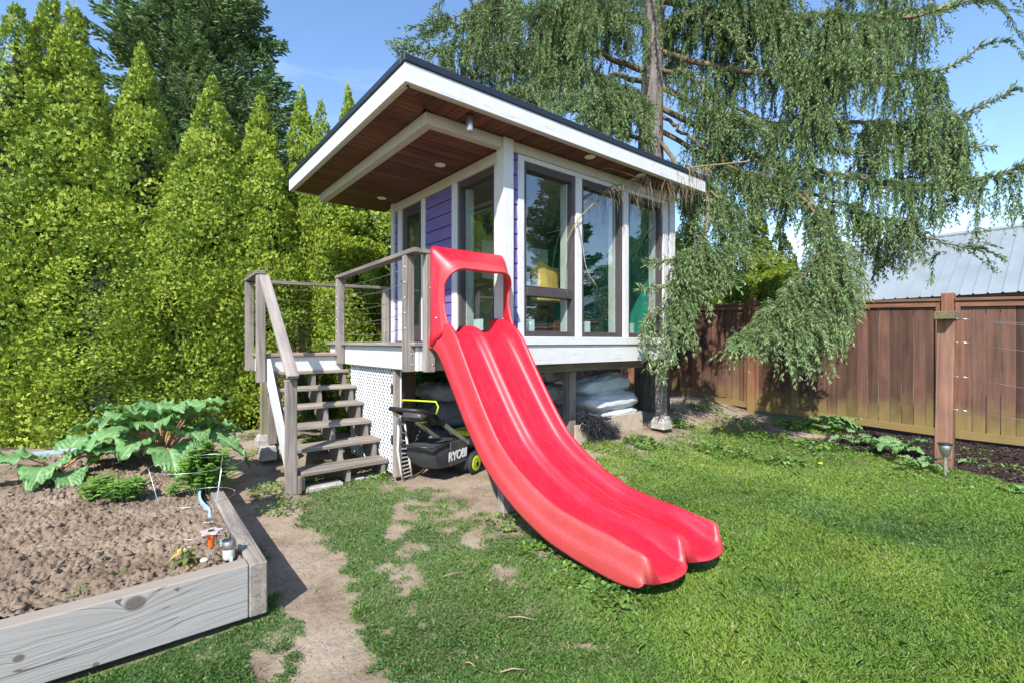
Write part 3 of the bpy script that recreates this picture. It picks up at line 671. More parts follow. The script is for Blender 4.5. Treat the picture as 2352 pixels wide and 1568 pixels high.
# ================================================================ wire trellis post, wires, garden lamp
TP = thing('trellis_post', (4.2, -2.8, 0), 'thick red-brown timber post with a mossy cross block and wire eyes before the fence', 'post')
mb = MB(); M = Matrix.Translation((4.2, -2.8, 0)) @ Matrix.Rotation(RAD(.9), 4, 'X'); mb.box(-.068, -.075, -.2, .068, .075, 1.70, .006, M)
obj('post', mb, wood('old_post_wood', (.15, .075, .048), (.33, .18, .125), 2, .8, 16., .8, .1, .4), TP)
mb = MB(); mb.box(4.0, -2.915, 1.695, 4.36, -2.745, 1.785, .006); obj('cross_block', mb, wood('mossy_block_wood', (.10, .09, .04), (.28, .22, .13), 0), TP)
WZ = [1.70, 1.44, 1.06, .69]
for i, z in enumerate(WZ):
    mb = MB(); cx, cy = 4.16, -2.885
    mb.tube([(cx, cy + .02, z), (cx, cy - .015, z)] + [(cx + .016 * math.sin(a), cy - .031 + .016 * math.cos(a), z) for a in np.linspace(0, 6.0, 10)], .004, 6); obj('eye_bolt', mb, M_STEEL, TP, True)
    mb = MB(); mb.tube([(cx, cy - .05, z), (cx - .002, cy - .085, z - .003), (cx, cy - .13, z - .008)], [.003, .008, .003], 6); obj('wire_tie', mb, M_STEEL, TP, True)
ends = [(4.05, -6.0, 1.42), (4.05, -6.0, 1.30), (4.05, -6.0, 1.0), (4.05, -6.0, .62), (4.05, -6.0, .50)]
for i, e in enumerate(ends):
    z = WZ[max(0, i - 1)] if i else WZ[0]; p = np.array([4.16, -2.93, z]); e = np.array(e)
    mb = MB(); mb.tube([p * (1 - t) + e * t - np.array([0, 0, .12 * t * (1 - t)]) for t in np.linspace(0, 1, 9)], .0014, 5)
    tag(obj('trellis_wire', mb, M_STEEL, None, True), ['upper of the two wires strung from the topmost eye of the trellis post', 'lower of the two wires strung from the topmost eye of the trellis post', 'thin steel wire strung from the second eye of the trellis post', 'thin steel wire strung from the third eye of the trellis post', 'lowest thin steel wire strung from the bottom eye of the trellis post'][i], 'wire', 'wires of the trellis')
SLT = thing('solar_stake_light', (3.735, -2.885, 0), 'small silver solar stake light standing in front of the trellis post', 'garden light')
M_SIL = plain('brushed_silver', (.40, .39, .37), .35, .85)
def lathe_at(prof, x, y, n=18):
    mb = MB(); mb.lathe(prof, n); mb.v = [(p[0] + x, p[1] + y, p[2]) for p in mb.v]; return mb
obj('stake', lathe_at([(.004, -.03), (.014, .05), (.013, .18), (.011, .205), (.018, .215)], 3.735, -2.885), plain('pale_stake', (.24, .21, .18), .6), SLT, True)
obj('shade', lathe_at([(.014, .215), (.034, .238), (.050, .30), (.056, .35), (.054, .352)], 3.735, -2.885), M_SIL, SLT, True)
obj('cap', lathe_at([(.057, .351), (.063, .354), (.063, .364), (.052, .368), (.0, .369)], 3.735, -2.885), M_BLACK, SLT, True)

# ================================================================ neighbour barn
BN = thing('barn', (19.5, -8, 0), 'neighbouring barn with pale ribbed metal roof behind the fence', 'barn')
g = G('pale_metal_roofing'); mp = g.coords((.8, .8, .8)); n_ = g.n('TexNoise', Vector=mp, Scale=1.0, Detail=5.0); c_ = g.ramp(n_, [(.3, (.25, .29, .305)), (.7, (.32, .355, .365))]); M_MET = g.done(g.pbr(c_, .42, .5, metal=.25))
EU, EZ, RU, RZ = 17.4, 2.97, 21.4, 5.47
sl_ = np.array([RU - EU, 0, RZ - EZ]); sl_ /= np.linalg.norm(sl_); nr = np.array([-sl_[2], 0, sl_[0]])
def roof_panel(v0, v1, side=1):
    mb = MB(); prof = []; y = v0
    while y < v1 - .01:
        prof += [(y, 0), (y + .25, 0), (y + .268, .035), (y + .302, .035), (y + .32, 0)]; y += .32
    prof = [p for i, p in enumerate(prof) if i == 0 or abs(p[0] - prof[i - 1][0]) > 1e-4 or p[1] != prof[i - 1][1]]
    def P(y, h, t):
        a = np.array([EU, y, EZ]) * (1 - t) + np.array([RU, y, RZ]) * t + nr * h
        if side < 0: a[0] = 2 * RU - a[0]
        return a
    A = np.array([[P(y, h, t) for (y, h) in prof] for t in (-.03, 1)]); mb.grid(A, flip=side > 0); return obj('roof_panel', mb, M_MET, BN)
v = -18.0
while v < 2.7: roof_panel(v, v + .96); roof_panel(v, v + .96, -1); v += .96
V1B = v
mb = MB(); mb.prism([(0.0, EU + .35), (EZ - .02, EU + .35), (RZ - .08, RU), (EZ - .02, 2 * RU - EU - .35), (0.0, 2 * RU - EU - .35)], 1, -17.8, V1B - .3); obj('wall', mb, wood('barn_boards', (.10, .07, .055), (.22, .16, .125), 2, .85, 5., .4), BN)
mb = MB(); mb.box(EU + .02, -18, EZ - .16, EU + .06, V1B, EZ - .03); obj('eave_board', mb, plain('dark_eave', (.12, .10, .09), .7), BN)
mb = MB(); mb.tube([(RU, -18.1, RZ + .03), (RU, V1B, RZ + .03)], .1, 8); obj('ridge_cap', mb, M_MET, BN)

# ================================================================ raised garden bed
BZ = .300; BU = -2.488; BV = -1.198
RB = thing('raised_bed', (-3.4, .7, 0), 'raised vegetable bed of thick weathered grey timbers', 'raised bed')
def bed_wood():
    g = G('weathered_bed_timber'); mp = g.coords((1.0, 1.0, 1.0), rnd=False); sp = g.n('SeparateXYZ', Vector=mp)
    # two knots push the grain aside
    def knot(kx, kz, r):
        dx = g.math('SUBTRACT', (sp, 'X'), kx); dz = g.math('MULTIPLY', g.math('SUBTRACT', (sp, 'Z'), kz), 1.25)
        d = g.math('SQRT', g.math('ADD', g.math('MULTIPLY', dx, dx), g.math('MULTIPLY', dz, dz))); return d, g.math('DIVIDE', r * r, g.math('ADD', d, .015))
    d1, k1 = knot(1.165, .101, .05); d2, k2 = knot(.794, .005, .026); d3, k3 = knot(1.03, -.12, .02)
    warp = g.math('ADD', g.math('ADD', k1, k2), k3)
    lowf = g.n('TexNoise', Vector=g.coords((1.6, 1.6, 5.0), rnd=False), Scale=1.0, Detail=2.0)
    zz = g.math('ADD', g.math('ADD', (sp, 'Z'), g.math('MULTIPLY', warp, 1.3)), g.math('ADD', g.math('MULTIPLY', lowf, .10), g.math('MULTIPLY', (sp, 'X'), -.035)))
    cv = g.n('CombineXYZ', X=g.math('MULTIPLY', (sp, 'X'), 1.2), Y=g.math('MULTIPLY', (sp, 'Y'), 40.), Z=g.math('MULTIPLY', zz, 62.))
    n1 = g.n('TexNoise', Vector=cv, Scale=1.0, Detail=4.0, Roughness=.6)
    fine = g.n('TexNoise', Vector=g.coords((5., 120., 150.), rnd=False), Scale=1.0, Detail=5.0)
    c = g.ramp(n1, [(.22, (.34, .32, .30)), (.42, (.43, .41, .385)), (.55, (.48, .46, .435)), (.75, (.54, .52, .495))])
    c = g.mix(.5, c, g.ramp(fine, [(.3, (.75, .75, .75)), (.7, (1.1, 1.1, 1.1))]), 'MULTIPLY')
    ck = g.n('TexNoise', Vector=g.n('CombineXYZ', X=g.math('MULTIPLY', (sp, 'X'), .9), Y=0.0, Z=g.math('MULTIPLY', zz, 17.)), Scale=1.0, Detail=1.0)
    gn = g.n('NewGeometry'); sn = g.n('SeparateXYZ', Vector=(gn, 'Normal')); front = g.math('GREATER_THAN', g.math('MULTIPLY', (sn, 'Y'), -1.0), .6); crack = g.math('MULTIPLY', g.math('LESS_THAN', g.math('ABSOLUTE', g.math('SUBTRACT', ck, .5)), .005), front); c = g.mix(g.math('MULTIPLY', crack, .7), c, (.05, .04, .035))
    for d, r in ((d1, .046), (d2, .021), (d3, .014)):
        m0 = g.n('MapRange', Value=d); m0.inputs['From Min'].default_value = r; m0.inputs['From Max'].default_value = r * .72; m = g.math('MULTIPLY', m0, front); c = g.mix(g.math('MULTIPLY', m, .8), c, (.13, .105, .09))
    c = g.mix(g.math('MULTIPLY', g.math('GREATER_THAN', (sn, 'Z'), .6), .75), c, (.40, .325, .26)); c = g.mix(1.0, c, (.70, .69, .69), 'MULTIPLY')
    hb = g.math('SUBTRACT', n1, g.math('MULTIPLY', crack, 1.5))
    return g.done(g.pbr(c, .85, .2, hb, .5, .006))
M_BED = bed_wood()
mb = MB(); mb.box(-5.2, BV, .028, BU - .088, BV + .098, BZ + .004, .006); obj('front_timber', mb, M_BED, RB, origin=(-4.2, BV, .16))
mb = MB(); mb.box(BU - .086, BV - .002, .024, BU, 2.62, BZ, .007); obj('side_timber', mb, wood('side_bed_timber', (.13, .11, .092), (.37, .325, .28), 1, .85, 34., 1.4, .05, .7), RB)
mb = MB(); mb.box(-5.2, 2.60, .1, BU - .09, 2.70, BZ + .06, .007); obj('back_timber', mb, wood('back_bed_timber', (.2, .16, .13), (.4, .34, .28), 0), RB)
M_BLUE = plain('faded_blue_board', (.33, .47, .54), .7, var=.2)
n_l = 34; yy = np.linspace(BV + .10, .95, n_l); off = .022 * np.sin(yy * 4.1 + .6) + .012 * np.sin(yy * 9); topz = BZ - .005 + .02 * np.sin(yy * 3.3) - .05 * ss(.3, .9, yy); Ab = np.zeros((2, n_l, 3))
Ab[0, :, 0] = BU - .115 - np.abs(off); Ab[0, :, 1] = yy; Ab[0, :, 2] = .14; Ab[1] = Ab[0]; Ab[1, :, 2] = topz; Ab[1, :, 0] -= .012
mb = MB(); mb.grid(Ab); lb = obj('liner_board', mb, M_BLUE, RB); md = lb.modifiers.new('s', 'SOLIDIFY'); md.thickness = .014
mb = MB(); mb.bar((-4.6, 2.57, BZ + .01), (-3.3, 2.585, BZ + .03), .03, .09); obj('liner_board', mb, M_BLUE, RB)

# ================================================================ lawn mower under the deck
MO = np.array([-.09, .40]); MX = np.array([.927, .375]); MY = np.array([-.375, .927])
MM = Matrix(((MX[0], MY[0], 0, MO[0]), (MX[1], MY[1], 0, MO[1]), (0, 0, 1, .0), (0, 0, 0, 1)))
def mpt(x, y, z): return tuple(MM @ Vector((x, y, z)))
MW = thing('lawn_mower', mpt(.1, .25, 0), 'black and lime battery lawn mower with rear bag parked beside the slide', 'lawn mower')
M_LIME = plain('lime_plastic', (.46, .56, .015), .45); M_TUBE = plain('grey_handle_tube', (.42, .41, .36), .4, .6); M_TYRE = plain('tyre_rubber', (.025, .025, .025), .8, var=.3, sc=40.)
M_BAG = plain('black_bag_fabric', (.045, .046, .05), .55, var=.35, sc=20., bstr=.25)
# grass bag: bulged box
def bulge(x0, x1, y0, y1, z0, z1, amp, n=9, taper=0.0):
    mb = MB(); faces = []
    for ax in range(3):
        for s in (0, 1):
            a, b = np.meshgrid(np.linspace(0, 1, n), np.linspace(0, 1, n)); P = np.zeros((n, n, 3)); o = [(ax + 1) % 3, (ax + 2) % 3]
            P[..., o[0]] = a; P[..., o[1]] = b; P[..., ax] = s; faces.append((P, s == 0))
    for P, fl in faces:
        c = P - .5; r = c.copy()
        k = 1 - .10 * (np.abs(2 * c) ** 4).prod(-1) ** .3; r = c * k[..., None]
        Q = np.empty_like(P); Q[..., 0] = x0 + (x1 - x0) * (r[..., 0] + .5); Q[..., 1] = y0 + (y1 - y0) * (r[..., 1] + .5); Q[..., 2] = z0 + (z1 - z0) * (r[..., 2] + .5)
        w = (1 - (2 * c[..., 0]) ** 2) * (1 - (2 * c[..., 1]) ** 2); w2 = (1 - (2 * c[..., 1]) ** 2) * (1 - (2 * c[..., 2]) ** 2); w3 = (1 - (2 * c[..., 0]) ** 2) * (1 - (2 * c[..., 2]) ** 2)
        Q[..., 0] += np.sign(c[..., 0]) * w2 * amp * (np.abs(c[..., 0]) > .49); Q[..., 1] += np.sign(c[..., 1]) * w3 * amp * (np.abs(c[..., 1]) > .49); Q[..., 2] += np.sign(c[..., 2]) * w * amp * (np.abs(c[..., 2]) > .49)
        Q[..., 0] += taper * (c[..., 2]) * (c[..., 0] < 0)
        nz = (vnoise(Q[..., 0] * 19 + Q[..., 2] * 13, Q[..., 1] * 19 + Q[..., 2] * 7, 5) - .5); Q[..., 0] += nz * amp * .25; Q[..., 2] += nz * amp * .2
        Q3 = np.array([[mpt(*p) for p in row] for row in Q]); mb.grid(Q3, flip=fl)
    return mb
bag = obj('grass_bag', bulge(-.56, -.07, .09, .47, .135, .385, .018, taper=-.12), M_BAG, MW, True)
mb = MB(); mb.tube([mpt(-.655, .08, .395), mpt(-.655, .27, .385), mpt(-.655, .47, .395)], .012, 8); mb.tube([mpt(-.655, .08, .395), mpt(-.35, .075, .398), mpt(-.1, .08, .40)], .010, 8); obj('bag_frame', mb, M_BLACK, bag, True)
mb = MB(); mb.box(-.36, .056, .15, -.07, .070, .40, .003, MM); obj('side_panel', mb, plain('dull_grey_fabric', (.07, .062, .062), .7, var=.25), bag)
cu_ = bpy.data.curves.new('lettering', 'FONT'); cu_.body = 'RYOBI'; cu_.size = .118; cu_.extrude = .0015; cu_.shear = .12; cu_.space_character = .92; cu_.offset = .0028
to = bpy.data.objects.new('tmp_text', cu_); COL.objects.link(to); bpy.context.view_layer.update()
tm = bpy.data.meshes.new_from_object(to.evaluated_get(bpy.context.evaluated_depsgraph_get())); COL.objects.unlink(to); bpy.data.objects.remove(to)
tv = np.empty(len(tm.vertices) * 3, np.float32); tm.vertices.foreach_get('co', tv); tv = tv.reshape(-1, 3)
wd = tv[:, 0].max() - tv[:, 0].min(); k = .335 / wd
T = np.array([mpt(-.40 + (p[0] - tv[:, 0].min()) * k, .0535 - p[2], .205 + p[1] * k * 1.05 + 0 * p[0]) for p in tv]); oc = T.mean(0)
tm.vertices.foreach_set('co', (T - oc).astype(np.float32).ravel()); tm.name = 'lettering'; tm.materials.clear(); tm.materials.append(plain('white_print', (.82, .82, .82), .5)); link(bpy.data.objects.new('lettering', tm), bag, oc)
# deck, motor cover
mb = MB(); mb.prism([(.06, .05), (.54, .05), (.58, .13), (.52, .21), (.08, .21), (.02, .13)], 0, -.08, .62); mb.v = [mpt(*p) for p in mb.v]; obj('cutting_deck', mb, plain('dark_grey_shell', (.03, .03, .032), .4), MW)
mb = MB(); mb.prism([(.0, .21), (.52, .21), (.50, .34), (.38, .40), (.12, .40), (.02, .34)], 1, .10, .44); mb.v = [mpt(p[2], p[1], p[0]) if False else mpt(*p) for p in mb.v]
mb = MB(); mb.box(-.02, .10, .212, .52, .44, .37, .05, MM); hood_m = obj('motor_cover', mb, M_BLACK, MW, True)
mb = MB(); mb.box(.06, .14, .372, .46, .40, .43, .03, MM); obj('battery_lid', mb, M_LIME, hood_m)
def wheel(x, y, r, w):
    M = MM @ Matrix.Translation((x, y, r)) @ Matrix.Rotation(RAD(90), 4, 'X')
    mb = MB(); mb.lathe([(r * .70, -w / 2), (r * .93, -w / 2), (r, -w * .25), (r, w * .25), (r * .93, w / 2), (r * .70, w / 2)], 28, M); t = obj('wheel', mb, M_TYRE, MW, True)
    mb = MB(); mb.lathe([(r * .73, -w * .45), (r * .73, w * .52), (r * .60, w * .60), (r * .36, w * .48), (r * .22, w * .62), (.001, w * .62)], 24, M); h = obj('hub', mb, M_LIME, t, True)
    mb = MB(); mb.lathe([(r * .2, w * .5), (r * .2, w * .72), (.001, w * .74)], 14, M); obj('axle_cap', mb, M_BLACK, t, True)
wheel(.0, .0, .115, .055); wheel(.0, .53, .115, .055); wheel(.55, .02, .095, .05); wheel(.55, .52, .095, .05)
for y in (.07, .46):
    mb = MB(); mb.bar(mpt(-.02, y, .33), mpt(-.46, y, .60), .028, .045); obj('handle_tube', mb, M_TUBE, MW)
    mb = MB(); mb.bar(mpt(-.462, y, .601), mpt(-.60, y, .685), .034, .05); obj('handle_joint', mb, M_BLACK, MW)
mb = MB(); mb.tube([mpt(-.60, .05, .69), mpt(-.80, .06, .78), mpt(-.86, .12, .79), mpt(-.87, .27, .79), mpt(-.86, .42, .79), mpt(-.80, .48, .78), mpt(-.60, .48, .69)], .022, 9); obj('grip_bar', mb, M_BLACK, MW, True)
mb = MB(); mb.box(-.74, .14, .655, -.58, .40, .745, .03, MM); obj('control_console', mb, plain('dark_console', (.06, .055, .06), .35), MW, True)
mb = MB(); mb.tube([mpt(-.62, .04, .73), mpt(-.60, .03, .80), mpt(-.60, .06, .85), mpt(-.66, .25, .855), mpt(-.66, .44, .85), mpt(-.62, .49, .79)], .009, 7); obj('bail_bar', mb, M_LIME, MW, True)
mb = MB(); mb.tube([mpt(-.78, .47, .77), mpt(-.80, .43, .73), mpt(-.76, .42, .70)], .011, 7); obj('lever', mb, M_LIME, MW, True)
mb = MB(); mb.box(-.62, .2, .625, -.56, .3, .65, .008, MM); obj('release_tab', mb, M_LIME, MW)

# plastic rack leaning on the lattice post
RK = thing('plastic_rack', (-.78, .70, 0), 'pale curved slatted plastic rack leaning beside the lattice post', 'rack')
M_RK = plain('pale_grey_plastic', (.58, .54, .50), .5)
LR = [((-.885, .62, .66), (-.80, .66, .60)), ((-.895, .62, .33), (-.755, .67, .30)), ((-.87, .62, .16), (-.735, .67, .16)), ((-.85, .61, .02), (-.70, .69, .01))]
for s in (0, 1):
    mb = MB(); mb.tube([l[s] for l in LR], [.010, .016, .012, .010], 8); obj('side_rail', mb, M_RK, RK, True)
for k in range(11):
    t = .04 + k * .092; q = t * 3; i = min(2, int(q)); f = q - i
    a = np.array(LR[i][0]) * (1 - f) + np.array(LR[i + 1][0]) * f; b = np.array(LR[i][1]) * (1 - f) + np.array(LR[i + 1][1]) * f
    mb = MB(); mb.bar(a, b, .006, .014); obj('slat', mb, M_RK, RK)

# ================================================================ bags, board, bristles under the house
def sack(name, ctr, size, rotz, tilt, mat, label, seed, group, cat='bag', roll=0):
    n = 22; a, b = np.meshgrid(np.linspace(0, 2 * math.pi, n * 2), np.linspace(-math.pi / 2, math.pi / 2, n)); e = .55
    def pw(x, p): return np.sign(x) * np.abs(x) ** p
    X = pw(np.cos(b), e) * pw(np.cos(a), e); Y = pw(np.cos(b), e) * pw(np.sin(a), e); Z = pw(np.sin(b), .8)
    Z = Z * (1 - .45 * np.abs(X) ** 4); nz = 1.5 * (fbm(X * 3 + seed, Y * 3 + Z * 4, 4, seed) - .5); rdg = np.abs(fbm(X * 6 + seed, Y * 6 + Z * 5, 3, seed + 3) - .5)
    P = np.stack([X * (1 + nz * .1), Y * (1 + nz * .14), Z * (1 + nz * .35) - rdg * .9 * (Z > -.2)], -1) * np.array(size) / 2
    R_ = Matrix.Translation(ctr) @ Matrix.Rotation(rotz, 4, 'Z') @ Matrix.Rotation(tilt, 4, 'Y') @ Matrix.Rotation(roll, 4, 'X')
    P = np.array([[list(R_ @ Vector(p)) for p in row] for row in P]); mb = MB(); mb.grid(P); o = obj(name, mb, mat, None, True); tag(o, label, cat, group); return o
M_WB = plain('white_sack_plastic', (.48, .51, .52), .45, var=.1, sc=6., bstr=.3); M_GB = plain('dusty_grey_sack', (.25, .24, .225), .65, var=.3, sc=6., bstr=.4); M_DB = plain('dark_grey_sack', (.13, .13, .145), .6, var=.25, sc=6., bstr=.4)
gr_ = 'filled sacks stored under the playhouse'
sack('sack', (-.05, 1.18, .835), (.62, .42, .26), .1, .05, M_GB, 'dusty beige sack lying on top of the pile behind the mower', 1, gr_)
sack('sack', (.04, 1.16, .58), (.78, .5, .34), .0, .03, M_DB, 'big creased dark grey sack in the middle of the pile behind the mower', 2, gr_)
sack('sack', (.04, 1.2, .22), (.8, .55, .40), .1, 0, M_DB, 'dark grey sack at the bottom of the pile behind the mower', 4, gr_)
sack('sack', (2.23, .60, .835), (1.02, .46, .30), .02, -.06, M_WB, 'pale blue-grey sack lying on top of the white pile under the windows', 5, gr_)
sack('sack', (2.30, .56, .615), (1.08, .52, .31), .0, .0, M_WB, 'plump white sack in the middle of the white pile under the windows', 6, gr_)
sack('sack', (2.42, .56, .44), (.86, .5, .15), .03, 0, M_WB, 'flattened white sack at the bottom of the white pile under the windows', 8, gr_)
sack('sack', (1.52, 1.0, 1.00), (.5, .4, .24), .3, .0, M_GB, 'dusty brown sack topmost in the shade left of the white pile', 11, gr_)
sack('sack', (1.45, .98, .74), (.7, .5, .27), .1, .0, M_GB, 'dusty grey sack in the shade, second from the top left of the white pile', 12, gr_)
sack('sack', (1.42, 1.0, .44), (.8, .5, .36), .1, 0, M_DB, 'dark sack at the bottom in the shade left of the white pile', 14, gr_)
BX = thing('plywood_box', (2.1, .36, .2), 'open tan plywood box lying on the dirt under the playhouse windows', 'box')
M_PLY = plain('tan_plywood', (.40, .32, .25), .8, var=.15)
for nm, b in [('front_panel', (1.30, .20, .12, 2.0, .225, .40)), ('side_panel', (2.80, .30, .16, 2.825, .75, .43)), ('front_panel', (2.12, .28, .16, 2.795, .305, .425)), ('base_panel', (1.30, .31, .13, 2.79, .75, .155))]:
    mb = MB(); mb.box(*b, c=.003); obj(nm, mb, M_PLY, BX)
mb = MB(); mb.tube([(1.42 + .06 * math.sin(a), .19 - .01 * math.cos(a), .36 + .06 * math.cos(a)) for a in np.linspace(-1.9, 1.6, 12)], .006, 6); obj('rope_handle', mb, plain('cream_rope', (.55, .5, .42), .9), BX, True)
# black bristles
nb = 2600; t = RS.rand(nb); cx = 1.38 + .62 * t; cz = .50 - .25 * t + (RS.rand(nb) - .5) * .13; cy = .13 + (RS.rand(nb) - .5) * .16; droop = (RS.rand(nb) < .35)
cz = np.where(droop, cz - .16 * RS.rand(nb), cz)
P0 = np.stack([cx, cy, cz], -1); D0 = RS.randn(nb, 3); D0[:, 2] -= .5; D0 /= np.linalg.norm(D0, axis=1)[:, None]; L_ = .05 + .06 * RS.rand(nb)
S_ = np.cross(D0, RS.randn(nb, 3)); S_ /= np.linalg.norm(S_, axis=1)[:, None]; P1 = P0 + D0 * L_[:, None]; P2 = P1 + (D0 + S_ * .8) * (L_ * .5)[:, None]; w = .0022
V = np.stack([P0 - S_ * w, P0 + S_ * w, P1 + S_ * w, P1 - S_ * w, P2], 1).reshape(-1, 3); b0 = np.arange(nb)[:, None] * 5
F = np.concatenate([b0 + [0, 1, 2], b0 + [0, 2, 3], b0 + [3, 2, 4]], 0)
bb = bulk('bristle_bundle', V, F, plain('black_bristles', (.03, .03, .035), .35), None, origin=(1.7, .15, .4)); tag(bb, 'tangled bundle of black wire bristles lying on the plywood box', 'bristles')

# ================================================================ inside the playhouse
def cards(x, y, z, w, h, axis, label, fold=True):
    mb = MB()
    if axis == 0:
        if fold: mb.box(x, y, z, x + w * .48, y + .004, z + h, 0); mb.box(x + w * .5, y + .006, z, x + w, y + .010, z + h * 1.03, 0)
        else: mb.box(x, y, z, x + w, y + .004, z + h, 0)
    else:
        mb.box(x, y, z, x + .004, y + w * .48, z + h, 0); mb.box(x + .006, y + w * .5, z, x + .010, y + w, z + h, 0)
    tag(obj('card', mb, plain('pale_card', (.72, .82, .80), .7)), label, 'card', 'pale cards standing in the windows')
cards(.335, .075, 1.566, .17, .13, 0, 'wide pale card standing in the lower pane of the window nearest the slide', False)
cards(.335, .075, 2.064, .10, .13, 0, 'small pale card standing on the middle rail of the window nearest the slide', False)
cards(1.27, .075, 1.566, .17, .13, 0, 'folded pale card standing in the middle window'); cards(2.16, .075, 1.566, .17, .13, 0, 'folded pale card standing in the window nearest the spruce')
cards(.075, .47, 1.575, .2, .13, 1, 'folded pale card standing in the window behind the slide hood')
CH = thing('armchair', (1.0, .55, 1.476), 'armchair draped with a yellow cloth behind the window nearest the slide', 'chair')
n = 16; a, b = np.meshgrid(np.linspace(0, 1, n), np.linspace(0, 1, n)); P = np.zeros((n, n, 3)); P[..., 0] = .74 + .46 * a - .05 * np.sin(b * 3.1) * (a - .5); P[..., 1] = .36 - .05 * np.sin(a * 3.1) + .05 * b; P[..., 2] = 1.94 + b * (.46 + .03 * np.sin(a * 7))
P[..., 1] += .008 * np.sin(a * 9 + b * 3); P[..., 2] -= .05 * (np.abs(a - .5) * 2) ** 3 * b; mb = MB(); mb.grid(P); o = obj('cloth', mb, plain('yellow_cloth', (.75, .50, .13), .9), CH, True); md = o.modifiers.new('s', 'SOLIDIFY'); md.thickness = .05
mb = MB(); mb.box(.76, .42, 1.95, 1.22, .55, 2.34, .03); obj('backrest', mb, plain('brown_cushion', (.16, .09, .06), .8), CH); mb = MB(); mb.box(.75, .50, 1.72, 1.23, 1.0, 1.90, .03); obj('seat', mb, plain('brown_cushion', (.16, .09, .06), .8), CH)
for (x, y) in ((.79, .46), (1.19, .46), (.79, .95), (1.19, .95)):
    mb = MB(); mb.box(x - .02, y - .02, 1.476, x + .02, y + .02, 1.72); obj('leg', mb, plain('chair_leg_wood', (.10, .06, .04), .6), CH)
CB = thing('wall_cabinet', (1.5, 1.5, 2.3), 'pale grey cabinet hanging inside behind the middle window', 'cabinet')
mb = MB(); mb.box(.75, 1.45, 2.32, 2.0, 1.75, 2.86, .005); obj('carcass', mb, plain('pale_grey_cabinet', (.60, .62, .60), .6), CB)
mb = MB(); mb.box(2.02, 1.15, 2.34, 2.75, 1.45, 2.50, .005); obj('shelf_board', mb, wood('pine_board', (.55, .33, .13), (.75, .5, .25), 0), CB)
FLW = thing('dried_flowers', (.33, .12, 1.57), 'pale dried flower heads on thin stems in the window nearest the slide', 'dried flowers')
for i, (z, r) in enumerate([(1.80, .03), (1.95 - .25, .035), (2.3, .03), (2.55, .035), (2.7, .03)]):
    mb = MB(); mb.tube([(.34, .13, 1.57), (.345 + .01 * i, .12, z)], .003, 5); obj('stem', mb, plain('dry_stem', (.35, .28, .16), .9), FLW)
    mb = MB(); mb.lathe([(.004, z - r), (r * .8, z - r * .5), (r, z), (r * .7, z + r * .7), (.004, z + r)], 10); mb.v = [(p[0] + .35 + .012 * i * (-1) ** i, p[1] + .11, p[2]) for p in mb.v]; obj('flower_head', mb, plain('dry_petal', (.62, .46, .33), .9, var=.3, sc=60.), FLW, True)
# ================================================================ foliage helpers
def unit(a): return a / (np.linalg.norm(a, axis=-1, keepdims=True) + 1e-9)
def spindles(P, D, L, W, nside=3, mid=.4):
    """little tapered shoots; returns V, F, index of shoot per vertex"""
    n = len(P); D = unit(D); a = np.where(np.abs(D[:, 2:3]) < .9, np.array([[0, 0, 1.]]), np.array([[1., 0, 0]])); U = unit(np.cross(D, a)); Wv = np.cross(D, U)
    ph = RS.rand(n) * 6.28; ring = []
    for k in range(nside):
        an = ph + 2 * math.pi * k / nside; ring.append(P + D * (L * mid)[:, None] + (U * np.cos(an)[:, None] + Wv * np.sin(an)[:, None]) * W[:, None])
    V = np.stack([P] + ring + [P + D * L[:, None]], 1); m = nside + 2; b = np.arange(n)[:, None] * m; F = []
    for k in range(nside):
        F.append(b + [0, 1 + (k + 1) % nside, 1 + k]); F.append(b + [m - 1, 1 + k, 1 + (k + 1) % nside])
    return V.reshape(-1, 3), np.concatenate(F, 0), np.repeat(np.arange(n), m)
def blades(P, D, L, W):
    n = len(P); D = unit(D); a = np.where(np.abs(D[:, 2:3]) < .9, np.array([[0, 0, 1.]]), np.array([[1., 0, 0]])); U = unit(np.cross(D, a)); Wv = np.cross(D, U); ph = RS.rand(n)[:, None] * 3.14
    A = (U * np.cos(ph) + Wv * np.sin(ph)) * W[:, None]; B = (-U * np.sin(ph) + Wv * np.cos(ph)) * W[:, None]; M_ = P + D * (L * .38)[:, None]; T = P + D * L[:, None]
    V = np.stack([P, M_ + A, T, M_ - A, M_ + B, M_ - B], 1).reshape(-1, 3); b = np.arange(n)[:, None] * 6
    return V, np.concatenate([b + [0, 1, 2], b + [0, 2, 3], b + [0, 4, 2], b + [0, 2, 5]], 0), np.repeat(np.arange(n), 6)
def needles(P, D, L, W, per=4, wd=.34):
    """loose needle tufts fanning off a shoot"""
    n = len(P); P = np.repeat(P, per, 0); D = np.repeat(unit(D), per, 0); L = np.repeat(L, per); W = np.repeat(W, per); m = len(P)
    R = unit(np.cross(D, RS.randn(m, 3))); t = .12 + .7 * RS.rand(m); B = P + D * (L * t)[:, None]; S = unit(np.cross(D, R)) * (W * wd)[:, None]
    T = B + (D * .62 + R * .78) * (W * (1.5 + 1.2 * RS.rand(m)))[:, None]; V = np.stack([B - S, B + S, T], 1).reshape(-1, 3); b = np.arange(m)[:, None] * 3
    return V, b + np.array([0, 1, 2]), np.repeat(np.repeat(np.arange(n), per), 3)
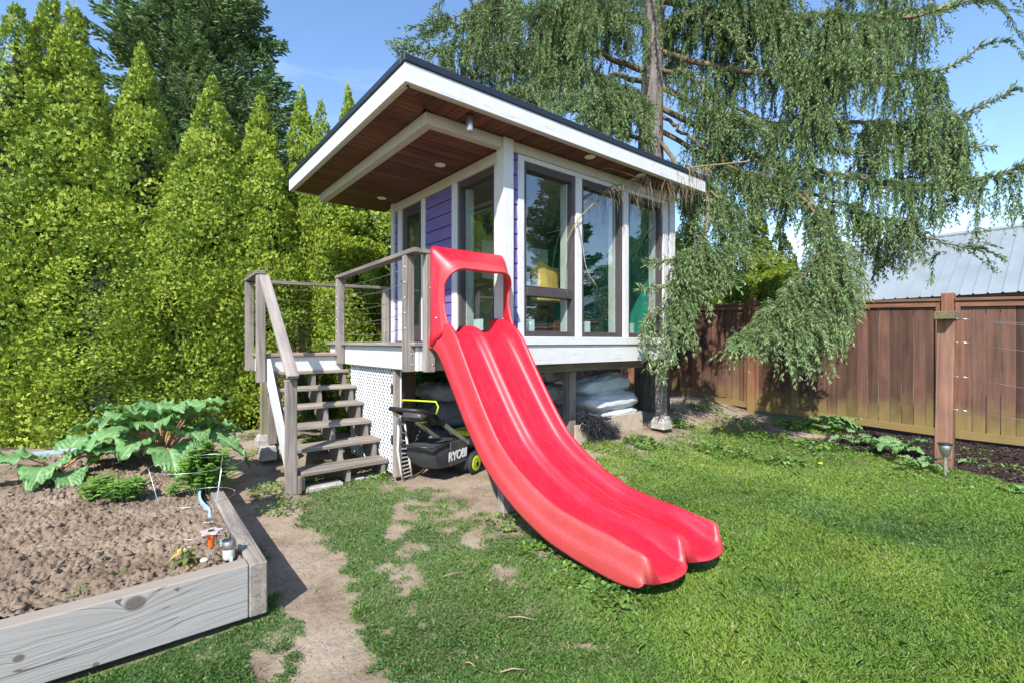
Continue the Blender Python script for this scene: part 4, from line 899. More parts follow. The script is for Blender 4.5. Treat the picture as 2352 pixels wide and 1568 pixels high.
def leaves(P, G_, N, L, W, fold=.25):
    """pointed leaves of four triangles: growth direction G_, face normal N"""
    n = len(P); G_ = unit(G_); S = unit(np.cross(G_, N)); N = np.cross(S, G_); L = L[:, None]; W = W[:, None]
    a = P; t = P + G_ * L - N * L * .18; l = P + G_ * L * .45 + S * W + N * W * fold; r = P + G_ * L * .45 - S * W + N * W * fold; c = P + G_ * L * .5 + N * L * .04
    V = np.stack([a, l, t, r, c], 1).reshape(-1, 3); b = np.arange(n)[:, None] * 5
    F = np.concatenate([b + [0, 4, 1], b + [1, 4, 2], b + [2, 4, 3], b + [3, 4, 0]], 0); return V, F, np.repeat(np.arange(n), 5)
def join(*parts):
    V = []; F = []; o = 0
    for v, f in parts: V.append(v); F.append(f + o); o += len(v)
    return np.concatenate(V, 0), np.concatenate(F, 0)
M_BARK = wood("grey_bark", (.07, .057, .05), (.26, .235, .22), 2, .9, 17., 3.2, .1, 1.0)
M_BARKM = wood('mossy_bark', (.075, .055, .035), (.24, .18, .10), 0, .9, 20., 6., .25, .8)

# ================================================================ arborvitae
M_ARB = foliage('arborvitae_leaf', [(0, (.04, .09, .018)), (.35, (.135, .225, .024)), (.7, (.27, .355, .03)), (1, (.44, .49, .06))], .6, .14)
M_CORE = plain('shade_core_dark', (.022, .026, .010), .95, var=.4)  # dark fill for the solid cores added inside crowns to block light
def arb_crown(seed, H, R, n, top=.45):
    rs = np.random.RandomState(seed)
    def rad(t): return R * np.minimum(1, ((1 - t) / top + .02)) ** .95 * (.86 + .14 * ss(0, .12, t))
    nl = 120; tl = 1 - (1 - rs.rand(nl)) ** 1.05; tl = np.concatenate([tl, 1 - .38 * rs.rand(40), [.985, .96, .93]]); nl = len(tl); al = rs.rand(nl) * 6.283; r = rad(tl); sz = .045 + .34 * (r / R) * (.45 + .75 * rs.rand(nl)); ro = np.maximum(0, r - sz * .60)
    C = np.stack([np.cos(al) * ro, np.sin(al) * ro, tl * H], -1); hue = rs.rand(nl)
    pr = sz ** 2; li = rs.choice(nl, n, p=pr / pr.sum()); out = np.stack([np.cos(al[li]), np.sin(al[li]), np.full(n, .35)], -1)
    d = unit(rs.randn(n, 3)); d = unit(d + out * .85); Pp = C[li] + d * (sz[li] * (.88 + .20 * rs.rand(n)))[:, None] * np.array([1, 1, 1.25]); rr = np.hypot(Pp[:, 0], Pp[:, 1])
    Pp[:, 2] = np.clip(Pp[:, 2], .04, None)
    grow = unit(d * .40 + np.array([0, 0, .62]) + rs.randn(n, 3) * .36); nr0 = unit(d + rs.randn(n, 3) * .45); tang = unit(np.cross(grow, nr0)); nrm = np.cross(grow, tang)
    S = .032 + .026 * rs.rand(n)
    V = []; F = []; b = np.arange(n)[:, None]
    fing = [(-40, .72, .25), (0, 1.0, .36), (40, .72, .25)]
    for (an, ln, st) in fing:
        c_, s_ = math.cos(RAD(an)), math.sin(RAD(an)); dd = grow * c_ + tang * s_; sd = tang * c_ - grow * s_; cur = (rs.rand(n)[:, None] - .4) * .35
        o = Pp + grow * (S * (st - .3))[:, None]; l = (S * ln)[:, None]; w = (S * .19)[:, None]
        V.append(np.stack([o, o + dd * l * .55 + sd * w + nrm * l * cur * .5, o + dd * l + nrm * l * cur, o + dd * l * .55 - sd * w + nrm * l * cur * .5], 1))
    V = np.stack(V, 1).reshape(-1, 3); m = len(fing); base = np.arange(n * m)[:, None] * 4; F = np.concatenate([base + [0, 1, 2], base + [0, 2, 3]], 0)
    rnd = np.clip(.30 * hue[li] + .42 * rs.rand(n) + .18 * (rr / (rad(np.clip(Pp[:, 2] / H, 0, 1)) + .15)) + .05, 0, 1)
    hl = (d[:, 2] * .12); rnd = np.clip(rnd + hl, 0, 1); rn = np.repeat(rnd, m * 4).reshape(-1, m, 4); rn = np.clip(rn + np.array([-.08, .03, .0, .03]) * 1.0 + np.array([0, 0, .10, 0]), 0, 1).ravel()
    return V, F, rn, rad
ARBS = []
for sd, (Hh, Rr, nn, tp) in enumerate([(5.6, .62, 42000, .52), (5.6, .66, 44000, .48), (5.6, .60, 42000, .56)]):
    V, F, rn, rad = arb_crown(40 + sd, Hh, Rr, nn, tp); mb = MB(); zz = np.linspace(0, 1, 12)
    mb.lathe([(max(.01, float(rad(t)) * .62 - .05), max(.02, t * Hh * .96)) for t in zz], 12); ARBS.append((V, F, rn, mb, Hh))  # tapered solid core, added so light and sky don't pass through the crown
arb_mesh = {}
def arborvitae(x, y, z, H, R, kind, rot, label, group):
    V, F, rn, core, Hh = ARBS[kind]; T = thing('arborvitae', (x, y, z), label, 'tree', group)
    if kind not in arb_mesh:
        c = bulk('crown', V, F, M_ARB, T, {'rnd': rn}, True, origin=(0, 0, 0)); k = obj('shade_core', core, M_CORE, T, True, origin=(0, 0, 0))
        mb = MB(); mb.tube([(0, 0, -.1), (0, 0, 1.5), (.02, 0, 4.5)], [.09, .07, .01], 8); t = obj('trunk', mb, M_BARK, T, True, origin=(0, 0, 0)); arb_mesh[kind] = (c, k, t); ob = (c, k, t)
    else: ob = tuple(inst(o, T, (0, 0, 0)) for o in arb_mesh[kind])
    for o in ob:
        o.location = (0, 0, 0); o.rotation_euler = (0, 0, rot); o.scale = (R, R, H / Hh)
    return T
gA = 'arborvitae hedge on the left'; specs = []
def arb_px(xp, yp, v): # tree whose tip shows at (xp, yp) and that stands on the line of constant v
    dx = (xp - 1176) / 1093; d = (v + 3.959) / (.78 - .625 * dx); u, vv = camuv(dx * d, d); return u, vv, 1.45 - (yp - 784) / 1093 * d
hedge = [(-150, 40, 5.1, 1.1, 0, 'arborvitae cut off by the left edge of the picture'), (38, 28, 4.95, 1.05, 1, 'leftmost of the three tall arborvitae tips at the upper left'), (116, -6, 5.2, 1.1, 2, 'middle and tallest of the three arborvitae tips at the upper left'), (168, 26, 4.85, 1.12, 0, 'rightmost of the three tall arborvitae tips at the upper left'),
         (326, 118, 4.65, 1.0, 2, 'slim arborvitae standing before the left part of the big dark spruce'), (252, 395, 4.35, .95, 1, 'short arborvitae filling the gap right of the three tall tips'), (420, 350, 4.25, .88, 0, 'short arborvitae shoulder left of the middle pointed one'), (488, 192, 4.5, 1.0, 1, 'pointed arborvitae before the middle of the big dark spruce'),
         (600, 228, 4.35, .95, 0, 'pointed arborvitae left of the roof corner, with a broad round foot behind the handrail'), (692, 216, 4.5, .85, 2, 'left one of two slim arborvitae tips close beside the roof edge'), (737, 244, 4.4, .75, 1, 'right one of two slim arborvitae tips close beside the roof edge'), (800, 208, 4.9, .8, 2, 'arborvitae tip peeping just above the roof edge')]
for i, (xp, yp, v, R, k, lab) in enumerate(hedge):
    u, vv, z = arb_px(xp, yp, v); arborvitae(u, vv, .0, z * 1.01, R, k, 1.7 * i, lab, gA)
for i, (u, v, h, lab) in enumerate([(-.15, 4.3, 4.6, 'shaded arborvitae behind the landing, at the left of the door post'), (.75, 4.5, 4.8, 'arborvitae hidden behind the playhouse, next to the landing'), (1.7, 4.7, 4.8, 'arborvitae hidden behind the middle of the playhouse'), (2.7, 4.8, 4.6, 'arborvitae hidden behind the right end of the playhouse')]):
    arborvitae(u, v, 0, h, 1.05, i % 3, i * 2.1, lab, gA)
gR = 'arborvitae beyond the fence'
for i, (xp, yp, d, R, k, lab) in enumerate([(1583, 452, 12.2, 1.0, 1, 'bright arborvitae beyond the fence, right beside the playhouse corner'), (1660, 540, 11.6, .9, 0, 'bright arborvitae beyond the fence between hanging spruce curtains'), (1735, 440, 11.9, .9, 2, 'tallest bright arborvitae beyond the fence behind the spruce'), (1792, 510, 11.3, .8, 1, 'bright arborvitae beyond the fence above the left fence post'), (1890, 560, 11.0, .8, 0, 'arborvitae beyond the fence mostly hidden by the hanging spruce'), (1508, 480, 13.0, .9, 2, 'arborvitae beyond the fence, hidden behind the playhouse')]):
    p = PX(xp, yp, d); arborvitae(p[0], p[1], 0, p[2], R, k, i * 1.3 + .5, lab, gR)

# ================================================================ big dark spruce behind the hedge
M_FIR = foliage('dark_spruce_needles', [(0, (.05, .10, .035)), (.45, (.15, .25, .09)), (.8, (.28, .40, .16)), (1, (.40, .50, .24))], .6, .12)
def fir(x, y, H, slope, zmin, nbr, label, seed, group=None):
    rs = np.random.RandomState(seed); T = thing('spruce_tree', (x, y, 0), label, 'tree', group); P = []; D = []; L = []; W_ = []; h = []
    for i in range(nbr):
        z = zmin + (H - zmin) * rs.rand() ** 1.25; r = (H - z) * slope * (.72 + .5 * rs.rand()); a = rs.rand() * 6.283; dr = np.array([math.cos(a), math.sin(a), 0]); n = int(14 + r * 44); hu = rs.rand()
        t = .25 + .75 * np.sqrt(rs.rand(n)); lat = np.cross(dr, [0, 0, 1]); sp = (rs.rand(n) * 2 - 1) * (.10 + .28 * r * (1.1 - t) * .8)
        p = dr * (r * t)[:, None] + lat * sp[:, None] + np.array([0, 0, 1]) * (z - .10 * r * np.sin(t * 2.2) * 1.2 + .16 * r * t ** 2 - .12 * np.abs(sp) + (rs.rand(n) - .5) * .16)[:, None]
        d = dr * .8 + lat * (np.sign(sp) * .65)[:, None] + np.array([0, 0, .18]) + rs.randn(n, 3) * .28; P.append(p); D.append(d); L.append(.11 + .08 * rs.rand(n)); W_.append(.019 + .010 * rs.rand(n)); h.append(np.full(n, hu))
    P, D, L, W_, h = map(np.concatenate, (P, D, L, W_, h)); V, F, ix = blades(P, D, L * 1.15, W_ * 1.2); V2, F2, ix2 = needles(P, D, L, W_ * 1.3, 2)
    rn = np.clip(.35 * h + .65 * rs.rand(len(P)), 0, 1); rn = np.concatenate([rn[ix], np.clip(rn[ix2] + .1, 0, 1)]); V, F = join((V, F), (V2, F2))
    mc = MB(); mc.lathe([(max(.01, (H - z) * slope * .42), z) for z in np.linspace(zmin + .3, H, 10)], 10); mc.v = [(q[0] + x, q[1] + y, q[2]) for q in mc.v]; obj('shade_core', mc, M_CORE, T, True)  # dark solid core added inside the crown to stop see-through
    c = bulk('crown', V + np.array([x, y, 0]), F, M_FIR, T, {'rnd': rn}, False, origin=(x, y, 0))
    mb = MB(); mb.tube([(x, y, -.1), (x, y, H * .5), (x, y, H)], [H * .018, H * .01, .01], 10); obj('trunk', mb, M_BARK, T, True)
    for k in range(26):
        z = zmin + (H - zmin) * (k + .5) / 26; a = k * 2.4; r = (H - z) * slope * .8; mb = MB(); mb.tube([(x, y, z), (x + math.cos(a) * r * .6, y + math.sin(a) * r * .6, z - .08 * r), (x + math.cos(a) * r, y + math.sin(a) * r, z)], [.05, .03, .008], 5); obj('branch', mb, M_BARK, T, True)
    return T
p = PX(462, 784, 14); fir(p[0], p[1], 17.5, .265, 3.2, 820, 'big dense dark green spruce rising behind the hedge at the left', 3)
fir(9.2, -8.6, 9.5, .26, 1.2, 240, 'dark conifer beyond the fence, seen only as a reflection in the playhouse windows', 8)
p = PX(-95, 784, 13); fir(p[0], p[1], 12, .16, 4, 160, 'dark conifer just touching the left edge of the picture', 5)

# ================================================================ weeping spruce
M_SPR = foliage('weeping_spruce_needles', [(0, (.045, .08, .03)), (.4, (.15, .225, .08)), (.75, (.29, .395, .165)), (1, (.48, .58, .32))], .55, .14)
M_OLD = foliage('inner_olive_needles', [(0, (.05, .06, .018)), (1, (.19, .20, .05))], .6, .15)
WS = thing('weeping_spruce', (4.45, 1.3, .2), 'huge weeping spruce with long hanging curtains of needles over the playhouse', 'tree')
tr = [PX(1497, 784, 8.8), PX(1496, 560, 8.8), PX(1494, 330, 8.8), PX(1500, 120, 8.8), PX(1506, -150, 8.8), PX(1500, -700, 8.8)]; tr[0][2] = -.2
mb = MB(); mb.tube(tr, [.33, .27, .225, .18, .15, .05], 20); obj('trunk', mb, M_BARK, WS, True)
LIMBS = [  # points (x, y, distance), curtain length, strands per metre, side spread, limb radius
 ([(1490, 170, 8.8), (1330, 105, 8.2), (1150, 118, 7.6), (1000, 108, 7.2), (942, 104, 7.0)], .70, 26, .20, .055),
 ([(1490, 190, 8.8), (1360, 170, 8.3), (1230, 150, 7.9), (1120, 170, 7.6), (1040, 160, 7.4)], .60, 26, .20, .05),
 ([(1495, 60, 8.8), (1350, 15, 8.2), (1200, 15, 7.8), (1085, 30, 7.4), (1035, 75, 7.3)], .85, 26, .22, .05),
 ([(1495, -60, 8.8), (1350, -95, 8.2), (1200, -90, 7.8), (1090, -60, 7.5)], 1.1, 22, .22, .05),
 ([(1495, -40, 8.8), (1420, -60, 8.0), (1330, -30, 7.3), (1260, 20, 6.9)], 1.15, 22, .22, .04),
 ([(1490, 230, 8.8), (1400, 195, 7.8), (1290, 165, 7.0), (1220, 195, 6.8), (1185, 235, 6.7)], .50, 34, .16, .045),
 ([(1490, 250, 8.8), (1430, 230, 7.6), (1385, 215, 6.9), (1352, 240, 6.6)], .62, 40, .14, .04),
 ([(1488, 330, 8.7), (1420, 290, 8.1), (1330, 262, 7.7), (1230, 240, 7.5), (1140, 225, 7.4)], .40, 24, .2, .045),
 ([(1510, 60, 8.8), (1590, 30, 8.2), (1680, 80, 7.8), (1745, 160, 7.5)], 1.15, 28, .2, .05),
 ([(1510, 160, 8.8), (1575, 170, 8.2), (1640, 230, 7.8), (1690, 300, 7.6)], .6, 22, .14, .045),
 ([(1515, 262, 8.8), (1590, 325, 8.0), (1680, 385, 7.6), (1760, 395, 7.4), (1825, 430, 7.2)], .35, 10, .1, .035),
 ([(1510, -120, 8.8), (1620, -150, 8.2), (1750, -120, 7.8), (1850, -60, 7.5)], 1.4, 24, .22, .05),
 ([(1510, 0, 8.8), (1700, 40, 8.0), (1900, 40, 7.4), (2100, 55, 7.2), (2255, -5, 7.0)], 1.0, 30, .24, .06),
 ([(1510, -100, 8.8), (1800, -90, 8.0), (2050, -60, 7.5), (2200, -70, 7.2)], 1.25, 26, .24, .05),
 ([(1515, 120, 8.8), (1700, 165, 8.0), (1850, 165, 7.6), (2050, 180, 7.2), (2200, 150, 7.0), (2285, 95, 6.9)], .85, 30, .22, .055),
 ([(1515, 200, 8.8), (1700, 290, 8.0), (1900, 285, 7.6), (2100, 275, 7.4), (2240, 260, 7.1), (2335, 205, 7.0)], .75, 30, .22, .05),
 ([(1520, 250, 8.8), (1750, 370, 8.0), (1950, 410, 7.4), (2150, 430, 7.0), (2330, 395, 6.7), (2420, 350, 6.6)], .80, 34, .22, .055),
 ([(1700, 250, 8.1), (1850, 340, 7.6), (2000, 360, 7.3), (2150, 330, 7.1), (2290, 345, 6.9)], .7, 26, .22, .035),
 ([(1515, 300, 8.8), (1690, 395, 7.8), (1845, 440, 7.2), (1900, 540, 6.8), (1918, 640, 6.5), (1868, 705, 6.2), (1800, 760, 6.05), (1735, 805, 5.95)], .30, 62, .15, .045),
 ([(1845, 440, 7.2), (1890, 500, 7.0), (1930, 590, 6.8), (1925, 680, 6.6), (1860, 760, 6.3)], .36, 58, .16, .03),
 ([(1850, 440, 7.6), (1960, 480, 7.5), (2060, 520, 7.4), (2180, 560, 7.2), (2240, 575, 7.1)], .42, 30, .18, .03),
 ([(1520, 330, 8.6), (1570, 400, 7.7), (1632, 440, 7.0), (1622, 540, 6.6), (1592, 640, 6.3), (1548, 700, 6.2), (1524, 780, 6.2), (1508, 850, 6.2)], .42, 50, .13, .04),
 ([(1605, 560, 6.5), (1560, 590, 6.25), (1520, 603, 6.1), (1474, 606, 6.0)], .26, 60, .08, .016),
 ([(1585, 645, 6.4), (1540, 655, 6.2), (1505, 664, 6.1), (1468, 664, 6.0)], .40, 60, .08, .016),
 ([(1540, 700, 6.2), (1500, 720, 6.1), (1478, 770, 6.1)], .55, 60, .10, .016),
 ([(1900, 560, 6.8), (1860, 620, 6.5), (1800, 680, 6.3), (1745, 745, 6.1), (1712, 800, 6.0)], .30, 60, .14, .018),
 ([(1925, 640, 6.6), (1905, 720, 6.4), (1855, 790, 6.2), (1835, 830, 6.1)], .28, 60, .14, .014),
 ([(1880, 480, 7.1), (1915, 540, 7.0), (1935, 610, 6.9)], .45, 50, .14, .016),
 ([(1600, 540, 6.6), (1632, 590, 6.5), (1640, 640, 6.45)], .35, 50, .12, .014),
 ([(1550, 690, 6.2), (1545, 760, 6.2), (1535, 840, 6.2)], .40, 60, .09, .014),
 ([(1510, 720, 6.15), (1494, 790, 6.15), (1488, 850, 6.15)], .46, 80, .12, .014),
 ([(1540, 760, 6.2), (1528, 830, 6.2), (1520, 880, 6.2)], .40, 80, .12, .012),
 ([(1500, 690, 6.1), (1480, 740, 6.05), (1472, 800, 6.05)], .46, 70, .10, .012),
 ([(1560, 400, 8.0), (1640, 440, 7.6), (1690, 500, 7.4), (1700, 540, 7.3)], .62, 34, .10, .03),
 ([(1632, 440, 7.0), (1665, 470, 6.9), (1690, 560, 6.8)], .55, 44, .10, .02),
]
rear = []
for L in LIMBS[:18]:
    if L[0][0][1] > 100: continue
    rear.append(([(x + RS.randint(-45, 45), y + RS.randint(-35, 35) if i else y, d + (.9 if i else 0)) for i, (x, y, d) in enumerate(L[0])], L[1] * 1.05, L[2] * .6, L[3] * 1.2, L[4] * .8))
def smooth_line(pts, n):
    P = np.array(pts, float); t = np.concatenate([[0], np.cumsum(np.linalg.norm(np.diff(P, axis=0), axis=1))]); q = np.linspace(0, t[-1], n); Q = np.stack([np.interp(q, t, P[:, k]) for k in range(3)], -1)
    for _ in range(max(2, n // 7)): Q[1:-1] = .25 * Q[:-2] + .5 * Q[1:-1] + .25 * Q[2:]
    return Q, t[-1]
# free limbs all round the trunk
extra = []
for k in range(7):
    z0 = 6.8 + 6.5 * RS.rand(); az = RS.rand() * 6.283; ca, sa = math.cos(az), math.sin(az); L = (1.6 + 2.6 * RS.rand()) * (1.15 - .05 * z0)
    if ca < -.2 and z0 < 5.4: z0 += 1.2
    t = np.linspace(0, 1, 6); base = np.array([4.47, 1.3, z0]); pts = base + np.outer(t * L, [ca, sa, 0]) + np.outer(.25 * L * np.sin(t * 2.4) - .22 * L * t ** 2, [0, 0, 1]) + RS.randn(6, 3) * .10 * t[:, None]
    extra.append((pts, .35 + .55 * RS.rand(), 26, .22, .035))
HANG = [.16, .26, .38, .52, .70, .95, 1.25]
def twig(L, seed):
    rs = np.random.RandomState(seed); P, D, Ls, Ws, Hs = [], [], [], [], []
    def chain(c, q, hue0):
        m = len(c); tan = unit(np.gradient(c, axis=0)); c2 = np.repeat(c, q, 0); t2 = np.repeat(tan, q, 0); rd = unit(np.cross(t2, rs.randn(m * q, 3))); t = np.repeat(np.linspace(0, 1, m), q)
        P.append(c2); D.append(t2 * .9 + rd * .55 + np.array([0, 0, -.25])); Ls.append((.058 + .040 * rs.rand(m * q)) * (1 - .25 * t)); Ws.append(.0065 * (.8 + .4 * rs.rand(m * q))); Hs.append(np.clip(hue0 + .30 * t + .42 * rs.rand(m * q), 0, 1))
    t = np.linspace(0, 1, max(5, int(L / .028))); out = .10 + .10 * rs.rand(); bend = rs.randn(2) * .05
    c = np.stack([out * np.sqrt(np.clip(t * 2.2, 0, 1)) + bend[0] * t, bend[1] * np.sin(t * 3), .05 * np.sin(np.clip(t * 5, 0, 3.14)) - L * t ** 1.3], -1); chain(c, 3, .02 + .2 * rs.rand())
    for k in range(int(L * 11)):                                      # short side twigs break up the strand
        i = rs.randint(0, len(c)); l = (.07 + .16 * rs.rand()) * min(1, .5 + L); u = np.linspace(0, 1, max(3, int(l / .034))); a = rs.rand() * 6.283
        chain(c[i] + np.stack([np.cos(a) * l * .62 * np.sqrt(u), np.sin(a) * l * .62 * np.sqrt(u), -l * u ** 1.5], -1), 2, .1 + .2 * rs.rand())
    P, D, Ls, Ws, Hs = map(np.concatenate, (P, D, Ls, Ws, Hs)); V1, F1, i1 = blades(P, D, Ls, Ws); V2, F2, i2 = needles(P, D, Ls, Ws * 1.75, 9, .26); V, F = join((V1, F1), (V2, F2)); return V, F, np.concatenate([Hs[i1], np.clip(Hs[i2] + .06, 0, 1)])
IP, IR, IS, IK = [], [], [], []
CP, CD, CL_, CH_ = [], [], [], []
for li, (pts, CL, dens, spread, rad_) in enumerate(LIMBS + rear + extra):
    free = li >= len(LIMBS) + len(rear); near = pts[-1][2] < 6.9 if not free else False
    Q, Ln = smooth_line(pts if free else [PX(*p) for p in pts], 26); Q[3:-1] += RS.randn(22, 3) * (.012 if near else .03); Q[:, 2] += (0 if near else .16) * (vnoise(np.linspace(0, Ln * 1.4, 26), np.full(26, li * 2.3), 91) - .5) * np.linspace(0, 1, 26)
    mb = MB(); mb.tube(Q, np.linspace(rad_, max(.005, rad_ * .2), 26), 7); obj('branch', mb, M_BARKM, WS, True)
    n = int(Ln * dens * (.75 if near else 1.5)); s = (.1 if not free and 1480 < pts[0][0] < 1525 and pts[0][1] > 100 else .07) + .8 * RS.rand(n) + .13 * RS.rand(n); s = np.clip(s, 0, 1); s = np.concatenate([s, 1 - .05 * RS.rand(6)]); n = len(s)
    idx_ = s * 25; i0 = np.minimum(24, idx_.astype(int)); f = (idx_ - i0)[:, None]; B = Q[i0] * (1 - f) + Q[i0 + 1] * f; tg = unit(Q[i0 + 1] - Q[i0])
    lat = unit(np.cross(tg, np.array([[0, 0, 1.]])) + 1e-6); off = (RS.rand(n) * 2 - 1) * spread * (.5 if near else 1.0); B = B + lat * off[:, None] - np.array([0, 0, 1]) * (.25 * np.abs(off) + (0 if near else .10 * RS.rand(n)))[:, None]
    pk = RS.rand(n) < (1.0 if near else 1) * np.where(near, 1.0, ss(.30, .62, vnoise(s * Ln * 1.5 + 3, np.full(n, li * 7.7), 79)) + .05); s, off, B, tg, lat = s[pk], off[pk], B[pk], tg[pk], lat[pk]; n = len(s)
    nz_ = (.05 + 1.6 * vnoise(s * Ln * 2.1, np.full(n, li * 3.7), 77)) * (.4 + .6 * vnoise(s * Ln * 7, np.full(n, li * 1.7), 78) + .3 * RS.rand(n)); Lk = np.maximum(.12, CL * (.95 if near else 1.1) * nz_)
    a = np.arctan2(lat[:, 1] * np.sign(off), lat[:, 0] * np.sign(off)) + RS.randn(n) * .6; tip = s > .93; a = np.where(tip, np.arctan2(tg[:, 1], tg[:, 0]) + RS.randn(n) * .4, a)
    kd = np.array([int(np.argmin(np.abs(np.log(np.array(HANG) / l)))) for l in Lk]) * 2 + RS.randint(0, 2, n)
    rx = RS.randn(n) * .08; ry = np.where(tip, -.7 - .3 * RS.rand(n), -.12 * RS.rand(n)); IP.append(B); IR.append(np.stack([rx, ry, a], -1)); IS.append(.85 + .4 * RS.rand(n)); IK.append(kd)
    kc = int(Ln * 70); sc_ = .25 + .75 * RS.rand(kc); ic = np.minimum(24, (sc_ * 25).astype(int)); fc = (sc_ * 25 - ic)[:, None]; bc = Q[ic] * (1 - fc) + Q[ic + 1] * fc; tc = unit(Q[ic + 1] - Q[ic]); rc = unit(np.cross(tc, RS.randn(kc, 3)))
    if li != 10: CP.append(bc + rc * .01); CD.append(tc * .7 + rc * .8); CL_.append(.07 + .07 * RS.rand(kc)); CH_.append(.35 + .6 * RS.rand(kc))
CP, CD, CL_, CH_ = map(np.concatenate, (CP, CD, CL_, CH_)); CW = np.full(len(CP), .0095); V1, F1, i1 = blades(CP, CD, CL_, CW); V2, F2, i2 = needles(CP, CD, CL_, CW * 1.75, 4); V, F = join((V1, F1), (V2, F2))
tag(bulk('limb_needles', V, F, M_SPR, WS, {'rnd': np.concatenate([CH_[i1], CH_[i2]])}, False, origin=(4.45, 1.3, 5)), kind='stuff')
IP, IR, IS, IK = map(np.concatenate, (IP, IR, IS, IK))
keep = ~((IP[:, 0] > -1.35) & (IP[:, 0] < 3.36) & (IP[:, 1] > -.44) & (IP[:, 1] < 3.28) & (IP[:, 2] - np.array(HANG)[IK // 2] < 3.85)); low = (IP[:, 2] - np.array(HANG)[IK // 2] * IS) > .3; keep &= low
IP, IR, IS, IK = IP[keep], IR[keep], IS[keep], IK[keep]
protos = [twig(HANG[k // 2], 500 + k) for k in range(2 * len(HANG))]; pm = {}
dist = np.hypot(IP[:, 0] - CAMP[0], IP[:, 1] - CAMP[1]); size = np.array(HANG)[IK // 2] * IS / dist; order = np.argsort(-size); sel = list(order[:300])
for k in range(len(protos)):                                          # at least one twig of each length is a part
    if not any(IK[i] == k for i in sel): j = [i for i in order if IK[i] == k]; sel[-1 - k] = j[0] if j else sel[-1 - k]
selset = set(sel); po = {}
for i in sel:
    k = int(IK[i])
    if k not in pm:
        V, F, rn = protos[k]; o = bulk('hanging_twig', V, F, M_SPR, WS, {'rnd': rn}, False); pm[k] = o.data; po[k] = o
    else: o = link(bpy.data.objects.new('hanging_twig', pm[k]), WS, (0, 0, 0))
    o.location = Vector(IP[i]) - WL[WS.name]; o.rotation_euler = tuple(IR[i]); o.scale = (IS[i],) * 3
rest = np.array([i for i in range(len(IP)) if i not in selset and int(IK[i]) in po]); ks = sorted(po); remap = {k: j for j, k in enumerate(ks)}
me = bpy.data.meshes.new('needle_curtains'); me.vertices.add(len(rest)); me.vertices.foreach_set('co', (IP[rest] - np.array(WL[WS.name])).astype(np.float32).ravel())
at = me.attributes.new('rot', 'FLOAT_VECTOR', 'POINT'); at.data.foreach_set('vector', IR[rest].astype(np.float32).ravel())
at = me.attributes.new('scl', 'FLOAT', 'POINT'); at.data.foreach_set('value', IS[rest].astype(np.float32)); at = me.attributes.new('kind', 'INT', 'POINT'); at.data.foreach_set('value', np.array([remap[int(k)] for k in IK[rest]], np.int32))
me.materials.append(M_SPR); nc = link(bpy.data.objects.new('needle_curtains', me), WS, WL[WS.name]); tag(nc, kind='stuff')
ng = bpy.data.node_groups.new('hang_twigs', 'GeometryNodeTree'); ng.interface.new_socket('Geometry', in_out='INPUT', socket_type='NodeSocketGeometry'); ng.interface.new_socket('Geometry', in_out='OUTPUT', socket_type='NodeSocketGeometry')
gi = ng.nodes.new('NodeGroupInput'); go = ng.nodes.new('NodeGroupOutput'); mp_ = ng.nodes.new('GeometryNodeMeshToPoints'); ip = ng.nodes.new('GeometryNodeInstanceOnPoints'); jn = ng.nodes.new('GeometryNodeJoinGeometry'); ip.inputs['Pick Instance'].default_value = True
lk = ng.links.new
for k in reversed(ks):
    oi = ng.nodes.new('GeometryNodeObjectInfo'); oi.inputs['Object'].default_value = po[k]; oi.inputs['As Instance'].default_value = True; lk(oi.outputs['Geometry'], jn.inputs[0])
def named(n_, ty):
    a_ = ng.nodes.new('GeometryNodeInputNamedAttribute'); a_.data_type = ty; a_.inputs['Name'].default_value = n_; return a_.outputs['Attribute']
lk(gi.outputs[0], mp_.inputs['Mesh']); lk(mp_.outputs['Points'], ip.inputs['Points']); lk(jn.outputs[0], ip.inputs['Instance'])
lk(named('kind', 'INT'), ip.inputs['Instance Index']); er = ng.nodes.new('FunctionNodeEulerToRotation'); lk(named('rot', 'FLOAT_VECTOR'), er.inputs[0]); lk(er.outputs[0], ip.inputs['Rotation']); lk(named('scl', 'FLOAT'), ip.inputs['Scale']); lk(ip.outputs['Instances'], go.inputs[0])
gm = nc.modifiers.new('twigs', 'NODES'); gm.node_group = ng
print('spruce twigs', len(IP), 'proto tris', sum(len(p[1]) for p in protos))
# dead brown branch in front of the windows
M_DEAD = plain('dead_twig_bark', (.30, .25, .20), .9, var=.4, sc=30.); M_LICH = plain('lichen_twig', (.25, .195, .075), .9, var=.45, sc=30.)
db, _ = smooth_line([PX(*p) for p in [(1720, 372, 7.6), (1590, 385, 6.6), (1510, 402, 6.2), (1440, 412, 5.95), (1378, 455, 5.75), (1328, 498, 5.62), (1299, 545, 5.55), (1290, 610, 5.5), (1303, 680, 5.48)]], 40)
mb = MB(); mb.tube(db, np.linspace(.018, .003, 40), 7); dbo = obj('dead_branch', mb, M_LICH, WS, True)
db2, _ = smooth_line([PX(*p) for p in [(1325, 500, 5.62), (1338, 560, 5.58), (1345, 620, 5.55), (1372, 660, 5.52)]], 14); mb = MB(); mb.tube(db2, np.linspace(.007, .003, 14), 6); obj('dead_twig', mb, M_DEAD, dbo, True)
db3, _ = smooth_line([PX(*p) for p in [(1462, 408, 6.0), (1420, 392, 5.9), (1385, 385, 5.8), (1370, 400, 5.78)]], 12); mb = MB(); mb.tube(db3, np.linspace(.008, .003, 12), 6); obj('dead_twig', mb, M_DEAD, dbo, True)
mbt = MB(); mbl = MB()
